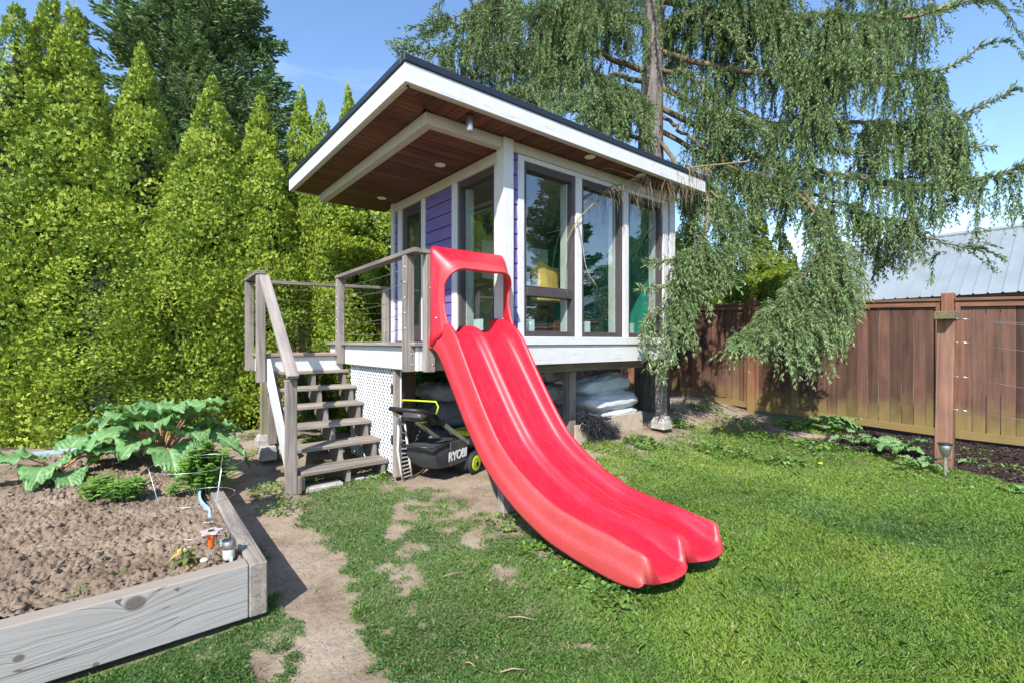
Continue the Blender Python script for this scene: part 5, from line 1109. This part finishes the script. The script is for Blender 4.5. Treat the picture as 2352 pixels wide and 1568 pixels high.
for k in range(170):
    i = int(RS.choice([RS.randint(9, 17), RS.randint(14, 22), RS.randint(14, 20), RS.randint(22, 28)])); b = db[i]; L = (.12 + .40 * RS.rand()) * (1.15 if 10 < i < 24 else .5); s_ = RS.randn(2) * .07; cu_ = []
    wk = np.cumsum(RS.randn(8, 3) * np.array([.016, .016, .010]), 0); curl = RS.uniform(-1.5, 1.5)
    for q_, t in enumerate(np.linspace(0, 1, 8)): cu_.append((b[0] + s_[0] * math.sin(t * 2) + wk[q_][0] + .05 * L * math.sin(t * 3 * curl), b[1] + s_[1] * math.sin(t * 2) + wk[q_][1], b[2] + .03 * math.sin(t * 3) - L * t ** 1.3 + wk[q_][2]))
    (mbl if RS.rand() < .55 else mbt).tube(cu_, np.linspace(.0036, .0014, 8), 4)
tag(obj('hanging_twigs', mbt, M_DEAD, dbo, True), kind='stuff'); tag(obj('lichen_twigs', mbl, M_LICH, dbo, True), kind='stuff')
# ================================================================ lawn grass
M_GRASS = foliage('lawn_grass_blade', [(0, (.075, .17, .055)), (.3, (.145, .275, .065)), (.6, (.235, .38, .06)), (.85, (.34, .46, .08)), (1, (.52, .48, .22))], .6, .42)
def excluded(u, v):
    bed = (u < BU + .01) & (v > BV - .01) & (v < 2.72)
    house = (v > .3) & (u > -.85)
    return bed | house | (u > FU - .02) | (v > 3.4) | (mulch_at(u, v) > .4)
N_G = 660000
# denser close to the camera, thinner and broader further off
d_ = 1.45 + (9.2 - 1.45) * RS.rand(N_G * 2) ** 1.55; x_ = (RS.rand(N_G * 2) * 2.24 - 1.12) * d_ * 1.05
u_, v_ = camuv(x_, d_); keep = ~excluded(u_, v_); u_, v_, d_ = u_[keep], v_[keep], d_[keep]
dm = dirt_at(u_, v_); keep = RS.rand(len(u_)) > np.clip(dm * 1.08 - .03, 0, .992); u_, v_, d_, dm = u_[keep][:N_G], v_[keep][:N_G], d_[keep][:N_G], dm[keep][:N_G]
n = len(u_); z_ = terrain(u_, v_) - .004 + (fbm(u_ * 3, v_ * 3, 3, 2) - .5) * .03 * (.35 + dm)
X_, D_ = camxy(u_, v_); pat = fbm(u_ * 1.3, v_ * 1.3, 4, 51); clump = fbm(u_ * 9, v_ * 9, 3, 61); lush = ss(-.6, 1.2, X_)
hgt = (.015 + .020 * RS.rand(n)) * (.6 + .8 * clump) * (.85 + .4 * lush) * (1 - .35 * dm); tall = RS.rand(n) > .995; hgt = np.where(tall, hgt * 1.9, hgt)
az = RS.rand(n) * 6.283; lean = .25 + .75 * RS.rand(n); dr = np.stack([np.cos(az), np.sin(az)], -1); flow = fbm(u_ * 1.1 + 40, v_ * 1.1, 2, 71) * 12; dr = unit(dr + .6 * np.stack([np.cos(flow), np.sin(flow)], -1))
wd = (.0012 + .0010 * RS.rand(n)) * (.7 + .32 * d_); S = np.stack([-dr[:, 1], dr[:, 0]], -1)
tw = RS.rand(n) * 6.283; S = np.stack([np.cos(tw), np.sin(tw)], -1)
B0 = np.stack([u_, v_, z_], -1); def3 = lambda xy, z: np.concatenate([xy, z[:, None]], 1)
W3 = def3(S * wd[:, None], np.zeros(n)); mid = B0 + def3(dr * (hgt * lean * .35)[:, None], hgt * .62); tip = B0 + def3(dr * (hgt * lean * 1.05)[:, None], hgt * (1.05 - .35 * lean))
V = np.stack([B0, mid + W3, tip, mid - W3], 1).reshape(-1, 3); b = np.arange(n)[:, None] * 4
F = np.concatenate([b + [0, 1, 2], b + [0, 2, 3]], 0)
col = np.clip(.16 + .48 * (pat - .3) + .30 * lush * (.35 + pat) + .12 * (RS.rand(n) - .4) + .16 * (clump - .5), 0, .86); dry = RS.rand(n) < .010 + .06 * dm + .03 * (pat > .6); col = np.where(dry, 1.0, col)
gr = bulk('lawn_grass', V, F, M_GRASS, None, {'rnd': np.repeat(col, 4)}, False); tag(gr, 'short green lawn grass with worn patches around the slide', 'grass', kind='stuff')

# ================================================================ weeds and clover on the dirt
M_WEED = foliage('weed_leaf', [(0, (.05, .12, .025)), (.6, (.13, .24, .04)), (1, (.24, .34, .08))], .5, .25)
def weed_patch(u, v, r, n, h, size, out):
    k = n; a = RS.rand(k) * 6.283; q = r * np.sqrt(RS.rand(k)); uu = u + np.cos(a) * q; vv = v + np.sin(a) * q; zz = terrain(uu, vv) + h * RS.rand(k) * (1 - .6 * q / r)
    g_ = np.stack([np.cos(a * 3 + q * 9), np.sin(a * 3 + q * 9), .25 + .7 * RS.rand(k)], -1); nn = np.stack([RS.randn(k) * .4, RS.randn(k) * .4, np.ones(k)], -1); L = size * (.6 + .8 * RS.rand(k)); out.append((np.stack([uu, vv, zz], -1), g_, nn, L, L * .34))
out = []
X0 = [((1480, 1010), .25), ((1660, 1010), .35), ((1700, 960), .4), ((1750, 985), .35), ((1620, 945), .3), ((1820, 960), .3), ((1560, 975), .2), ((1880, 1000), .3), ((1790, 1030), .25)]
for (px_, r) in X0:
    d = 1.27 * 1093 / (px_[1] - 784); uu, vv = camuv((px_[0] - 1176) / 1093 * d, d); weed_patch(uu, vv, r, 260, .10, .05, out)
for (px_, r, n_, h) in [((640, 1125), .28, 380, .09), ((600, 1060), .2, 160, .06), ((575, 1030), .14, 120, .09), ((880, 1085), .25, 320, .08), ((1170, 1195), .2, 260, .06), ((1260, 1262), .2, 260, .05), ((1345, 1320), .2, 300, .06), ((1430, 1365), .2, 260, .06), ((650, 1160), .2, 200, .05), ((1880, 1045), .2, 180, .05), ((1980, 1040), .3, 160, .06), ((2080, 1085), .3, 160, .05), ((2230, 1110), .3, 130, .05), ((2310, 1080), .25, 90, .06), ((2250, 1040), .2, 60, .06)]:
    d = 1.43 * 1093 / (px_[1] - 784); uu, vv = camuv((px_[0] - 1176) / 1093 * d, d); weed_patch(uu, vv, r, n_, h, .030, out)
for k in range(40):
    xx = RS.uniform(1.4, 5.6); yy = RS.uniform(-.9, 1.2); weed_patch(xx, yy, .12, 26, .05, .035, out)
P, G_, N_, L, Wd = (np.concatenate([o[i] for o in out]) for i in range(5)); V, F, ix = leaves(P, G_, N_, L, Wd)
tag(bulk('weeds', V, F, M_WEED, None, {'rnd': RS.rand(len(P))[ix]}, False), 'low weeds and clover scattered over the bare dirt', 'weeds', kind='stuff')
# fallen bark mulch chips
k = 9000; uu = RS.uniform(3.6, 6.1, k); vv = RS.uniform(-5.2, -1.0, k); m = mulch_at(uu, vv) > .5; uu, vv = uu[m], vv[m]; k = len(uu); a = RS.rand(k) * 6.283
V, F, ix = leaves(np.stack([uu, vv, terrain(uu, vv) + .004 + .016 * RS.rand(k)], -1), np.stack([np.cos(a), np.sin(a), RS.randn(k) * .25], -1), np.stack([RS.randn(k) * .5, RS.randn(k) * .5, np.ones(k)], -1), .025 + .045 * RS.rand(k), .005 + .008 * RS.rand(k))
M_CHIP = foliage('bark_chip', [(0, (.016, .010, .009)), (.7, (.055, .034, .028)), (1, (.16, .10, .075))], .9, .0)
tag(bulk('bark_mulch', V, F, M_CHIP, None, {'rnd': RS.rand(k)[ix]}, False), 'dark bark mulch chips along the foot of the fence', 'mulch', kind='stuff')

# ================================================================ soil of the raised bed
def soil_mat():
    g = G('garden_soil'); mp = g.coords((1, 1, 1), rnd=False); n1 = g.n('TexNoise', Vector=mp, Scale=3.0, Detail=7.0); n2 = g.n('TexNoise', Vector=mp, Scale=60.0, Detail=6.0, Roughness=.7)
    c = g.ramp(n1, [(.3, (.16, .118, .084)), (.55, (.26, .20, .148)), (.75, (.33, .262, .20))]); c = g.mix(.8, c, g.ramp(n2, [(.3, (.62, .6, .58)), (.6, (1.05, 1.03, 1.0))]), 'MULTIPLY')
    return g.done(g.pbr(c, .95, .1, n2, .7, .012))
M_SOIL = soil_mat()
us = np.concatenate([np.arange(-5.15, -3.75, .04), np.arange(-3.75, BU - .088, .0075)]); vs = np.concatenate([np.arange(BV + .098, .9, .0075), np.arange(.9, 2.6, .02)]); a, b_ = np.meshgrid(us, vs)
def soil_z(a, b_):
    def bil(f, sd): return np.abs(fbm(a * f + sd, b_ * f - sd, 3, sd) - .5) * 2
    big = (fbm(a * 2.2, b_ * 2.2, 3, 81) - .5) * .10; k1 = fbm(a * 10, b_ * 10, 3, 82)
    return .266 + big + .05 * (fbm(a * 13, b_ * 13, 4, 83) - .5) + .055 * np.clip(.55 - bil(19, 84), 0, 1) * k1 + .045 * np.clip(.5 - bil(37, 85), 0, 1) + .022 * (vnoise(a * 95, b_ * 95, 86) - .5) + .05 * ss(.2, 1.4, b_) - .02 * ss(BU - .25, BU - .1, a)
zz = soil_z(a, b_); idx = np.arange(a.size).reshape(a.shape); Fq = np.stack([idx[:-1, :-1], idx[:-1, 1:], idx[1:, 1:], idx[1:, :-1]], -1).reshape(-1, 4)
so = bulk('bed_soil', np.stack([a, b_, zz], -1).reshape(-1, 3), Fq, M_SOIL, None, None, False); tag(so, 'dry crumbly brown soil filling the raised bed', 'soil', kind='stuff')
ph = (1 + 5 ** .5) / 2; ico = unit(np.array([(-1, ph, 0), (1, ph, 0), (-1, -ph, 0), (1, -ph, 0), (0, -1, ph), (0, 1, ph), (0, -1, -ph), (0, 1, -ph), (ph, 0, -1), (ph, 0, 1), (-ph, 0, -1), (-ph, 0, 1)], float))
icf = np.array([(0, 11, 5), (0, 5, 1), (0, 1, 7), (0, 7, 10), (0, 10, 11), (1, 5, 9), (5, 11, 4), (11, 10, 2), (10, 7, 6), (7, 1, 8), (3, 9, 4), (3, 4, 2), (3, 2, 6), (3, 6, 8), (3, 8, 9), (4, 9, 5), (2, 4, 11), (6, 2, 10), (8, 6, 7), (9, 8, 1)])
k = 2600; cu = RS.uniform(-4.3, BU - .14, k); cv_ = BV + .14 + (2.0 - BV) * RS.rand(k) ** 1.5; r = .004 + .014 * RS.rand(k) ** 3; C = np.stack([cu, cv_, soil_z(cu, cv_) + r * .3], -1)
V = (C[:, None, :] + ico[None] * (r[:, None, None] * (.35 + 1.1 * RS.rand(k, 12, 1))) * np.array([1.15, 1, .8])).reshape(-1, 3); F = (np.arange(k)[:, None, None] * 12 + icf[None]).reshape(-1, 3)
tag(bulk('soil_clods', V, F, M_SOIL, None, None, False), 'loose lumps of dry soil lying in the raised bed', 'soil', kind='stuff')

# ================================================================ big-leaved plants
def leaf_mat(name, c0, c1, vein):
    g = G(name); at = g.n('Attribute', {'attribute_name': 'vein'}); oi = g.n('ObjectInfo'); mp = g.coords((14, 14, 14)); no = g.n('TexNoise', Vector=mp, Scale=1.0, Detail=4.0)
    c = g.mix(no, c0, c1); c = g.mix((at, 'Fac'), c, vein); p = g.pbr(c, .42, .45, no, .25, .01); tr_ = g.n('BsdfTranslucent', Color=(.14, .30, .03)); mx = g.n('MixShader', Fac=.22)
    g.t.links.new(p.outputs[0], mx.inputs[1]); g.t.links.new(tr_.outputs[0], mx.inputs[2]); return g.done(mx)
M_RHU = leaf_mat('rhubarb_leaf', (.10, .24, .065), (.20, .36, .14), (.36, .48, .26)); M_STALK = plain('rhubarb_stalk', (.42, .20, .12), .5, var=.4, sc=6.)
def leaf_mesh(seed, ruff=1.0):
    rs = np.random.RandomState(seed); ns, nt = 40, 27; s, t = np.meshgrid(np.linspace(0, 1, ns), np.linspace(-1, 1, nt), indexing='ij'); ph = rs.rand(6) * 6.28
    w = .47 * np.sin(np.pi * np.clip(s * .96 + .04, 0, 1) ** .62) ** .62 * (1 - .28 * s) * (1 + .07 * np.sin(s * 23 + ph[0] + np.sign(t) * 1.2) * np.abs(t)); x = s - .16 * (np.abs(t) ** 1.5) * (1 - s) ** 2 - .05; y = w * t
    z = ruff * (.055 * np.sin(s * 15 + ph[1] + 1.5 * np.sign(t)) * np.abs(t) ** 1.6 + .04 * np.sin(s * 37 + ph[2]) * np.abs(t) ** 3) + .09 * np.abs(t) * (1 - .5 * s) - .30 * s ** 2.1 + .06 * np.sin(s * 4)
    vein = np.clip(1 - np.abs(t) * 9, 0, 1); q = (s * 7 - np.abs(t) * 3.2) % 1.0; vein = np.maximum(vein, .5 * np.clip(1 - np.abs(q - .5) * 9, 0, 1) * (np.abs(t) < .8))
    z = z - .022 * vein * ruff + ruff * (.016 * np.sin(s * 44 - np.abs(t) * 20 + ph[3]) + .012 * np.sin(s * 29 + t * 21 + ph[4])) * np.clip(np.abs(t) * 3, 0, 1) + ruff * .03 * np.sin(s * 52 + ph[5] + t) * np.abs(t) ** 5
    idx = np.arange(ns * nt).reshape(ns, nt); F = np.stack([idx[:-1, :-1], idx[1:, :-1], idx[1:, 1:], idx[:-1, 1:]], -1).reshape(-1, 4); return np.stack([x, y, z], -1).reshape(-1, 3), F, vein.ravel()
LEAFS = []
def make_leaf(parent, kind, base, az, elev, size, roll, mat, key):
    while len(LEAFS) <= 8: LEAFS.append(leaf_mesh(200 + len(LEAFS)))
    nm = (kind, key); V, F, ve = LEAFS[kind]
    if nm not in make_leaf.c: o = bulk('leaf', V, F, mat, parent, {'vein': ve}, True); make_leaf.c[nm] = o.data
    else: o = link(bpy.data.objects.new('leaf', make_leaf.c[nm]), parent, (0, 0, 0))
    o.location = Vector(base) - WL[parent.name]; o.rotation_euler = (Matrix.Rotation(az, 4, 'Z') @ Matrix.Rotation(-elev, 4, 'Y') @ Matrix.Rotation(roll, 4, 'X')).to_euler(); o.scale = (size, size, size); return o
make_leaf.c = {}
def big_plant(name, c, spec, label, cat, mat, key, sr=.012, group=None):
    T = thing(name, c, label, cat, group); c = np.array(c)
    for i, (az, reach, h, el, size, roll) in enumerate(spec):
        a = RAD(az); tip = c + np.array([math.cos(a) * reach, math.sin(a) * reach, h]); mid = c * .5 + tip * .5 + np.array([0, 0, .25 * reach])
        mb = MB(); mb.tube([c, c * .7 + mid * .3 + np.array([0, 0, .03]), mid, tip], [sr, sr, sr * .9, sr * .6], 7); obj('stalk', mb, M_STALK if key == 'r' else MATS['weed_stalk'], T, True)
        make_leaf(T, i % 9, tip, a, RAD(el), size, RAD(roll), mat, key)
    return T
plain('weed_stalk', (.16, .26, .07), .6)
rb = (-2.83, 1.55, .31)
# azimuth is measured in the ground plane; towards the camera is about 231 degrees
spec = []
for k in range(24):
    az = (k * 137.5) % 360; lay = k / 24.; spec.append((az, .14 + .24 * (1 - lay) + .08 * RS.rand(), .14 + .32 * lay + .06 * RS.rand(), -22 + 62 * lay + RS.uniform(-9, 9), .33 + .10 * RS.rand(), RS.uniform(-14, 14)))
big_plant('rhubarb', rb, spec, 'big rhubarb clump with huge crinkled leaves at the back of the raised bed', 'plant', M_RHU, 'r', .014)
r2 = camuv(-3.83, 4.0)
big_plant('rhubarb', (r2[0], r2[1], .31), [(320, .22, .20, 18, .30, 0), (260, .22, .14, 0, .34, 6), (355, .30, .16, 8, .26, 0), (215, .18, .2, 12, .34, -5), (285, .30, .08, -8, .28, 0), (60, .16, .22, 30, .28, 0)], 'small rhubarb plant at the left edge of the raised bed', 'plant', M_RHU, 'r', .011)
M_MAL = leaf_mat('round_leaf', (.11, .22, .07), (.20, .34, .13), (.30, .42, .20))
for (px_, py_, n_, sz_, lab) in [(1905, 985, 15, .20, 'leafy clump with broad pale leaves at the fence near the dirt bank'), (1960, 1020, 8, .15, 'smaller broad-leaved plant at the lawn edge before the mulch'), (2055, 1045, 11, .19, 'broad-leaved clump on the mulch left of the trellis post'), (2115, 1072, 9, .13, 'low broad-leaved plant close to the foot of the trellis post'), (2230, 1065, 5, .07, 'small seedling on the mulch right of the trellis post'), (2320, 1120, 6, .06, 'small seedling on the mulch at the right edge of the picture')]:
    d = 1.40 * 1093 / (py_ - 784); q = camuv((px_ - 1176) / 1093 * d, d); sp_ = [(RS.rand() * 360, sz_ * (.4 + .9 * RS.rand()), sz_ * (.3 + .9 * RS.rand()), RS.uniform(-10, 40), sz_ * (.8 + .6 * RS.rand()), RS.uniform(-15, 15)) for _ in range(n_)]
    big_plant('broadleaf_plant', (q[0], q[1], gz_at(*q)), sp_, lab, 'plant', M_MAL, 'm', .005, 'broad-leaved plants along the fence')

# herbs
M_MINT = foliage('mint_leaf', [(0, (.07, .18, .025)), (.6, (.17, .35, .05)), (1, (.29, .47, .10))], .4, .25)
def herb(c, r, h, nst, lsz, label, mat=M_MINT, name='herb_bush', droop=0., cat='plant'):
    T = thing(name, c, label, cat); Ps, Gs, Ns, Ls = [], [], [], []; mb = MB()
    for i in range(nst):
        a = RS.rand() * 6.283; q = r * math.sqrt(RS.rand()); b = np.array([c[0] + .5 * q * math.cos(a), c[1] + .5 * q * math.sin(a), c[2]]); hh = h * (.6 + .45 * RS.rand()) * (1 - .4 * (q / r) ** 2); t = np.array([c[0] + q * math.cos(a), c[1] + q * math.sin(a), c[2] + hh]); mb.tube([b, b * .5 + t * .5 + np.array([0, 0, .02]), t], [.003, .003, .0018], 4)
        for f in np.linspace(.25, 1, max(3, int(hh / .028))):
            p = b * (1 - f) + t * f; an = RS.rand() * 6.283
            for s_ in range(3 if f > .9 else 2):
                aa = an + s_ * (3.14 if f <= .9 else 2.1); Ps.append(p); Gs.append((math.cos(aa), math.sin(aa), .35 - droop)); Ns.append((-.35 * math.cos(aa), -.35 * math.sin(aa), 1)); Ls.append(lsz * (.7 + .6 * RS.rand()) * (.7 if f > .95 else 1))
    L = np.array(Ls); V, F, ix = leaves(np.array(Ps), np.array(Gs), np.array(Ns), L, L * .30); obj('stems', mb, MATS['weed_stalk'], T, False); bulk('foliage', V, F, mat, T, {'rnd': RS.rand(len(L))[ix]}, False, origin=c); return T
def onsoil(x, d): u, v = camuv(x, d); return (u, v, float(soil_z(u, v)) - .005)
herb(onsoil(-2.40, 3.72), .20, .40, 46, .075, 'tall bushy mint at the corner of the raised bed nearest the stairs')
herb(onsoil(-2.83, 3.48), .13, .17, 20, .075, 'leafy green herb clump left of the small one, in the middle of the bed')
herb(onsoil(-3.06, 3.52), .13, .19, 18, .075, 'leafy green herb clump furthest left in the middle of the bed'); herb(onsoil(-2.57, 3.62), .055, .14, 9, .05, 'small upright herb between the wire cage and the tall mint')
M_YEL = foliage('wilted_leaf', [(0, (.06, .10, .03)), (.5, (.26, .28, .04)), (1, (.48, .38, .07))], .5, .25)
herb(onsoil(-1.72, 2.50), .06, .19, 3, .06, 'wilting yellowish tomato seedling inside the wire cage', M_YEL, 'tomato_seedling', .75)
herb(onsoil(-2.98, 3.75), .09, .05, 4, .06, 'tiny round-leaved seedling near the left herb clump', M_MINT, 'seedling')
for (x, d, l) in [(-1.98, 2.42, 'tiny weed sprout left of the tomato seedling'), (-1.62, 2.27, 'tiny yellowing sprout just below the tomato seedling'), (-2.25, 2.5, 'tiny weed sprout far left of the tomato seedling'), (-2.0, 2.2, 'tiny weed sprout near the front timber')]: herb(onsoil(x, d), .03, .03, 3, .022, l, M_WEED, 'seedling')
# tomato cage
cc = camuv(-1.68, 2.55); cz0 = float(soil_z(*cc)); CG = thing('tomato_cage', (cc[0], cc[1], cz0), 'thin wire tomato cage standing over the wilting seedling', 'plant cage')
for (z, r) in [(.80, .215), (.62, .17), (.44, .12)]:
    mb = MB(); mb.tube([(cc[0] + r * math.cos(a), cc[1] + r * math.sin(a), z) for a in np.linspace(0, 6.283, 25)], .0012, 5); obj('ring', mb, M_STEEL, CG, True)
for k in range(3):
    a = 2.1 * k + .9; mb = MB(); mb.tube([(cc[0] + .215 * math.cos(a), cc[1] + .215 * math.sin(a), .80), (cc[0] + .09 * math.cos(a), cc[1] + .09 * math.sin(a), cz0 - .03)], .0012, 5); obj('leg', mb, M_STEEL, CG, True)
# flower-shaped solar light, jar light, stones, plant tag
fl = onsoil(-1.58, 2.50); fl = (fl[0], fl[1], fl[2] + .035); FLT = thing('flower_light', fl, 'orange and white flower-shaped solar light in the corner of the raised bed', 'garden light')
obj('stem', lathe_at([(.004, fl[2] - .06), (.004, fl[2] + .05)], fl[0], fl[1], 8), M_STEEL, FLT, True)
obj('funnel', lathe_at([(.006, fl[2] + .03), (.012, fl[2] + .045), (.018, fl[2] + .09), (.034, fl[2] + .118), (.030, fl[2] + .119)], fl[0], fl[1]), plain('orange_plastic', (.75, .13, .02), .4), FLT, True)
mb = MB(); nn = 40; ring = [(fl[0] + .046 * (1 + .2 * math.cos(5 * a)) * math.cos(a), fl[1] + .046 * (1 + .2 * math.cos(5 * a)) * math.sin(a)) for a in np.linspace(0, 6.283, nn, endpoint=False)]
mb.prism(ring, 2, fl[2] + .119, fl[2] + .126); obj('petals', mb, plain('pale_pink_plastic', (.50, .42, .41), .4), FLT)
mb = MB(); mb.box(fl[0] - .014, fl[1] - .014, fl[2] + .1262, fl[0] + .014, fl[1] + .014, fl[2] + .129, .001); obj('solar_cell', mb, M_BLACK, FLT)
jl = onsoil(-1.53, 2.57); jl = (jl[0], jl[1], jl[2] + .02); JL = thing('jar_light', jl, 'little silver-topped glass jar light at the blue liner of the bed', 'garden light')
obj('jar', lathe_at([(.026, jl[2]), (.029, jl[2] + .01), (.029, jl[2] + .055), (.026, jl[2] + .06)], jl[0], jl[1]), plain('frosted_glass', (.55, .50, .42), .2), JL, True); obj('lid', lathe_at([(.030, jl[2] + .058), (.033, jl[2] + .066), (.033, jl[2] + .10), (.028, jl[2] + .104), (.001, jl[2] + .105)], jl[0], jl[1]), M_SIL, JL, True)
mb = MB(); mb.tube([(jl[0] - .031, jl[1], jl[2] + .09), (jl[0], jl[1], jl[2] + .16), (jl[0] + .031, jl[1], jl[2] + .09)], .002, 5); obj('bail_wire', mb, M_STEEL, JL, True)
for (x, d, r, l) in [(-2.12, 3.03, .032, 'smooth pale stone on the soil in the middle of the bed'), (-1.63, 2.52, .024, 'pale stone beside the tomato seedling'), (-1.78, 2.62, .025, 'brown stone just behind the tomato seedling')]:
    p = onsoil(x, d); V = ico * (r * (.8 + .3 * RS.rand(12, 1))) * np.array([1.3, 1.1, .75]) + np.array(p) + np.array([0, 0, r * .5]); mb = MB(); mb.add(V, icf.tolist()); o = obj('stone', mb, plain('pale_stone', (.50, .42, .36), .8), None, True); md = o.modifiers.new('s', 'SUBSURF'); md.levels = 2; md.render_levels = 2; tag(o, l, 'stone', 'stones in the raised bed')
# bushes behind the deck
herb(tuple(PX(985, 905, 7.7)[:2]) + (.1,), .55, 1.15, 90, .085, 'green shrub seen below the deck, behind the sack pile', M_MINT, 'shrub')
M_DRY = foliage('dried_leaf', [(0, (.18, .12, .07)), (.5, (.45, .30, .20)), (1, (.62, .45, .32))], .8, .2)
herb(tuple(PX(690, 770, 6.65)[:2]) + (.4,), .30, 1.22, 46, .06, 'shrub with dried pinkish-brown leaves behind the landing', M_DRY, 'dry_shrub'); herb(tuple(PX(735, 800, 6.6)[:2]) + (.2,), .3, 1.2, 60, .07, 'yellow-green shrub behind the lower landing', M_WEED, 'shrub')
herb(tuple(PX(720, 1005, 6.0)[:2]) + (.08,), .12, .18, 8, .12, 'bright leafy plant seen between the stair treads', M_MINT, 'shrub')
# dandelions and twigs on the lawn
for (u, v, l) in [(3.085, -1.922, 'yellow dandelion on the right lawn'), (3.87, -.35, 'yellow dandelion on the dirt bank')]:
    z = gz_at(u, v); T = thing('dandelion', (u, v, z), l, 'flower', 'dandelions'); mb = MB(); mb.tube([(u, v, z), (u, v, z + .06)], .0025, 5); obj('stem', mb, MATS['weed_stalk'], T); obj('flower_head', lathe_at([(.004, z + .055), (.022, z + .062), (.024, z + .070), (.012, z + .078)], u, v, 12), plain('dandelion_yellow', (.80, .50, .01), .7, var=.3, sc=90.), T, True)
for i, (x0, d0, x1, d1, r, l) in enumerate([(-.02, 2.47, .12, 2.44, .006, 'pale stick lying on the grass in front of the slide'), (-.05, 2.06, .06, 2.07, .006, 'pale stick lying at the bottom edge of the picture'), (-.21, 2.12, -.16, 2.09, .005, 'short reddish stick lying on the lower lawn'), (-.42, 2.90, -.30, 2.94, .005, 'brown stick lying on the lawn left of the slide'), (1.62, 3.58, 1.70, 3.46, .003, 'dry straw on the lawn right of the slide')]):
    a = camuv(x0, d0); b = camuv(x1, d1); mb = MB(); mb.tube([(a[0], a[1], .022), ((a[0] + b[0]) / 2, (a[1] + b[1]) / 2 + .004, .032), (b[0], b[1], .025)], [r * .6, r * .55, r * .3], 6); tag(obj('stick', mb, plain('dry_stick', (.30, .22, .15), .9), None, True), l, 'stick', 'sticks on the lawn')
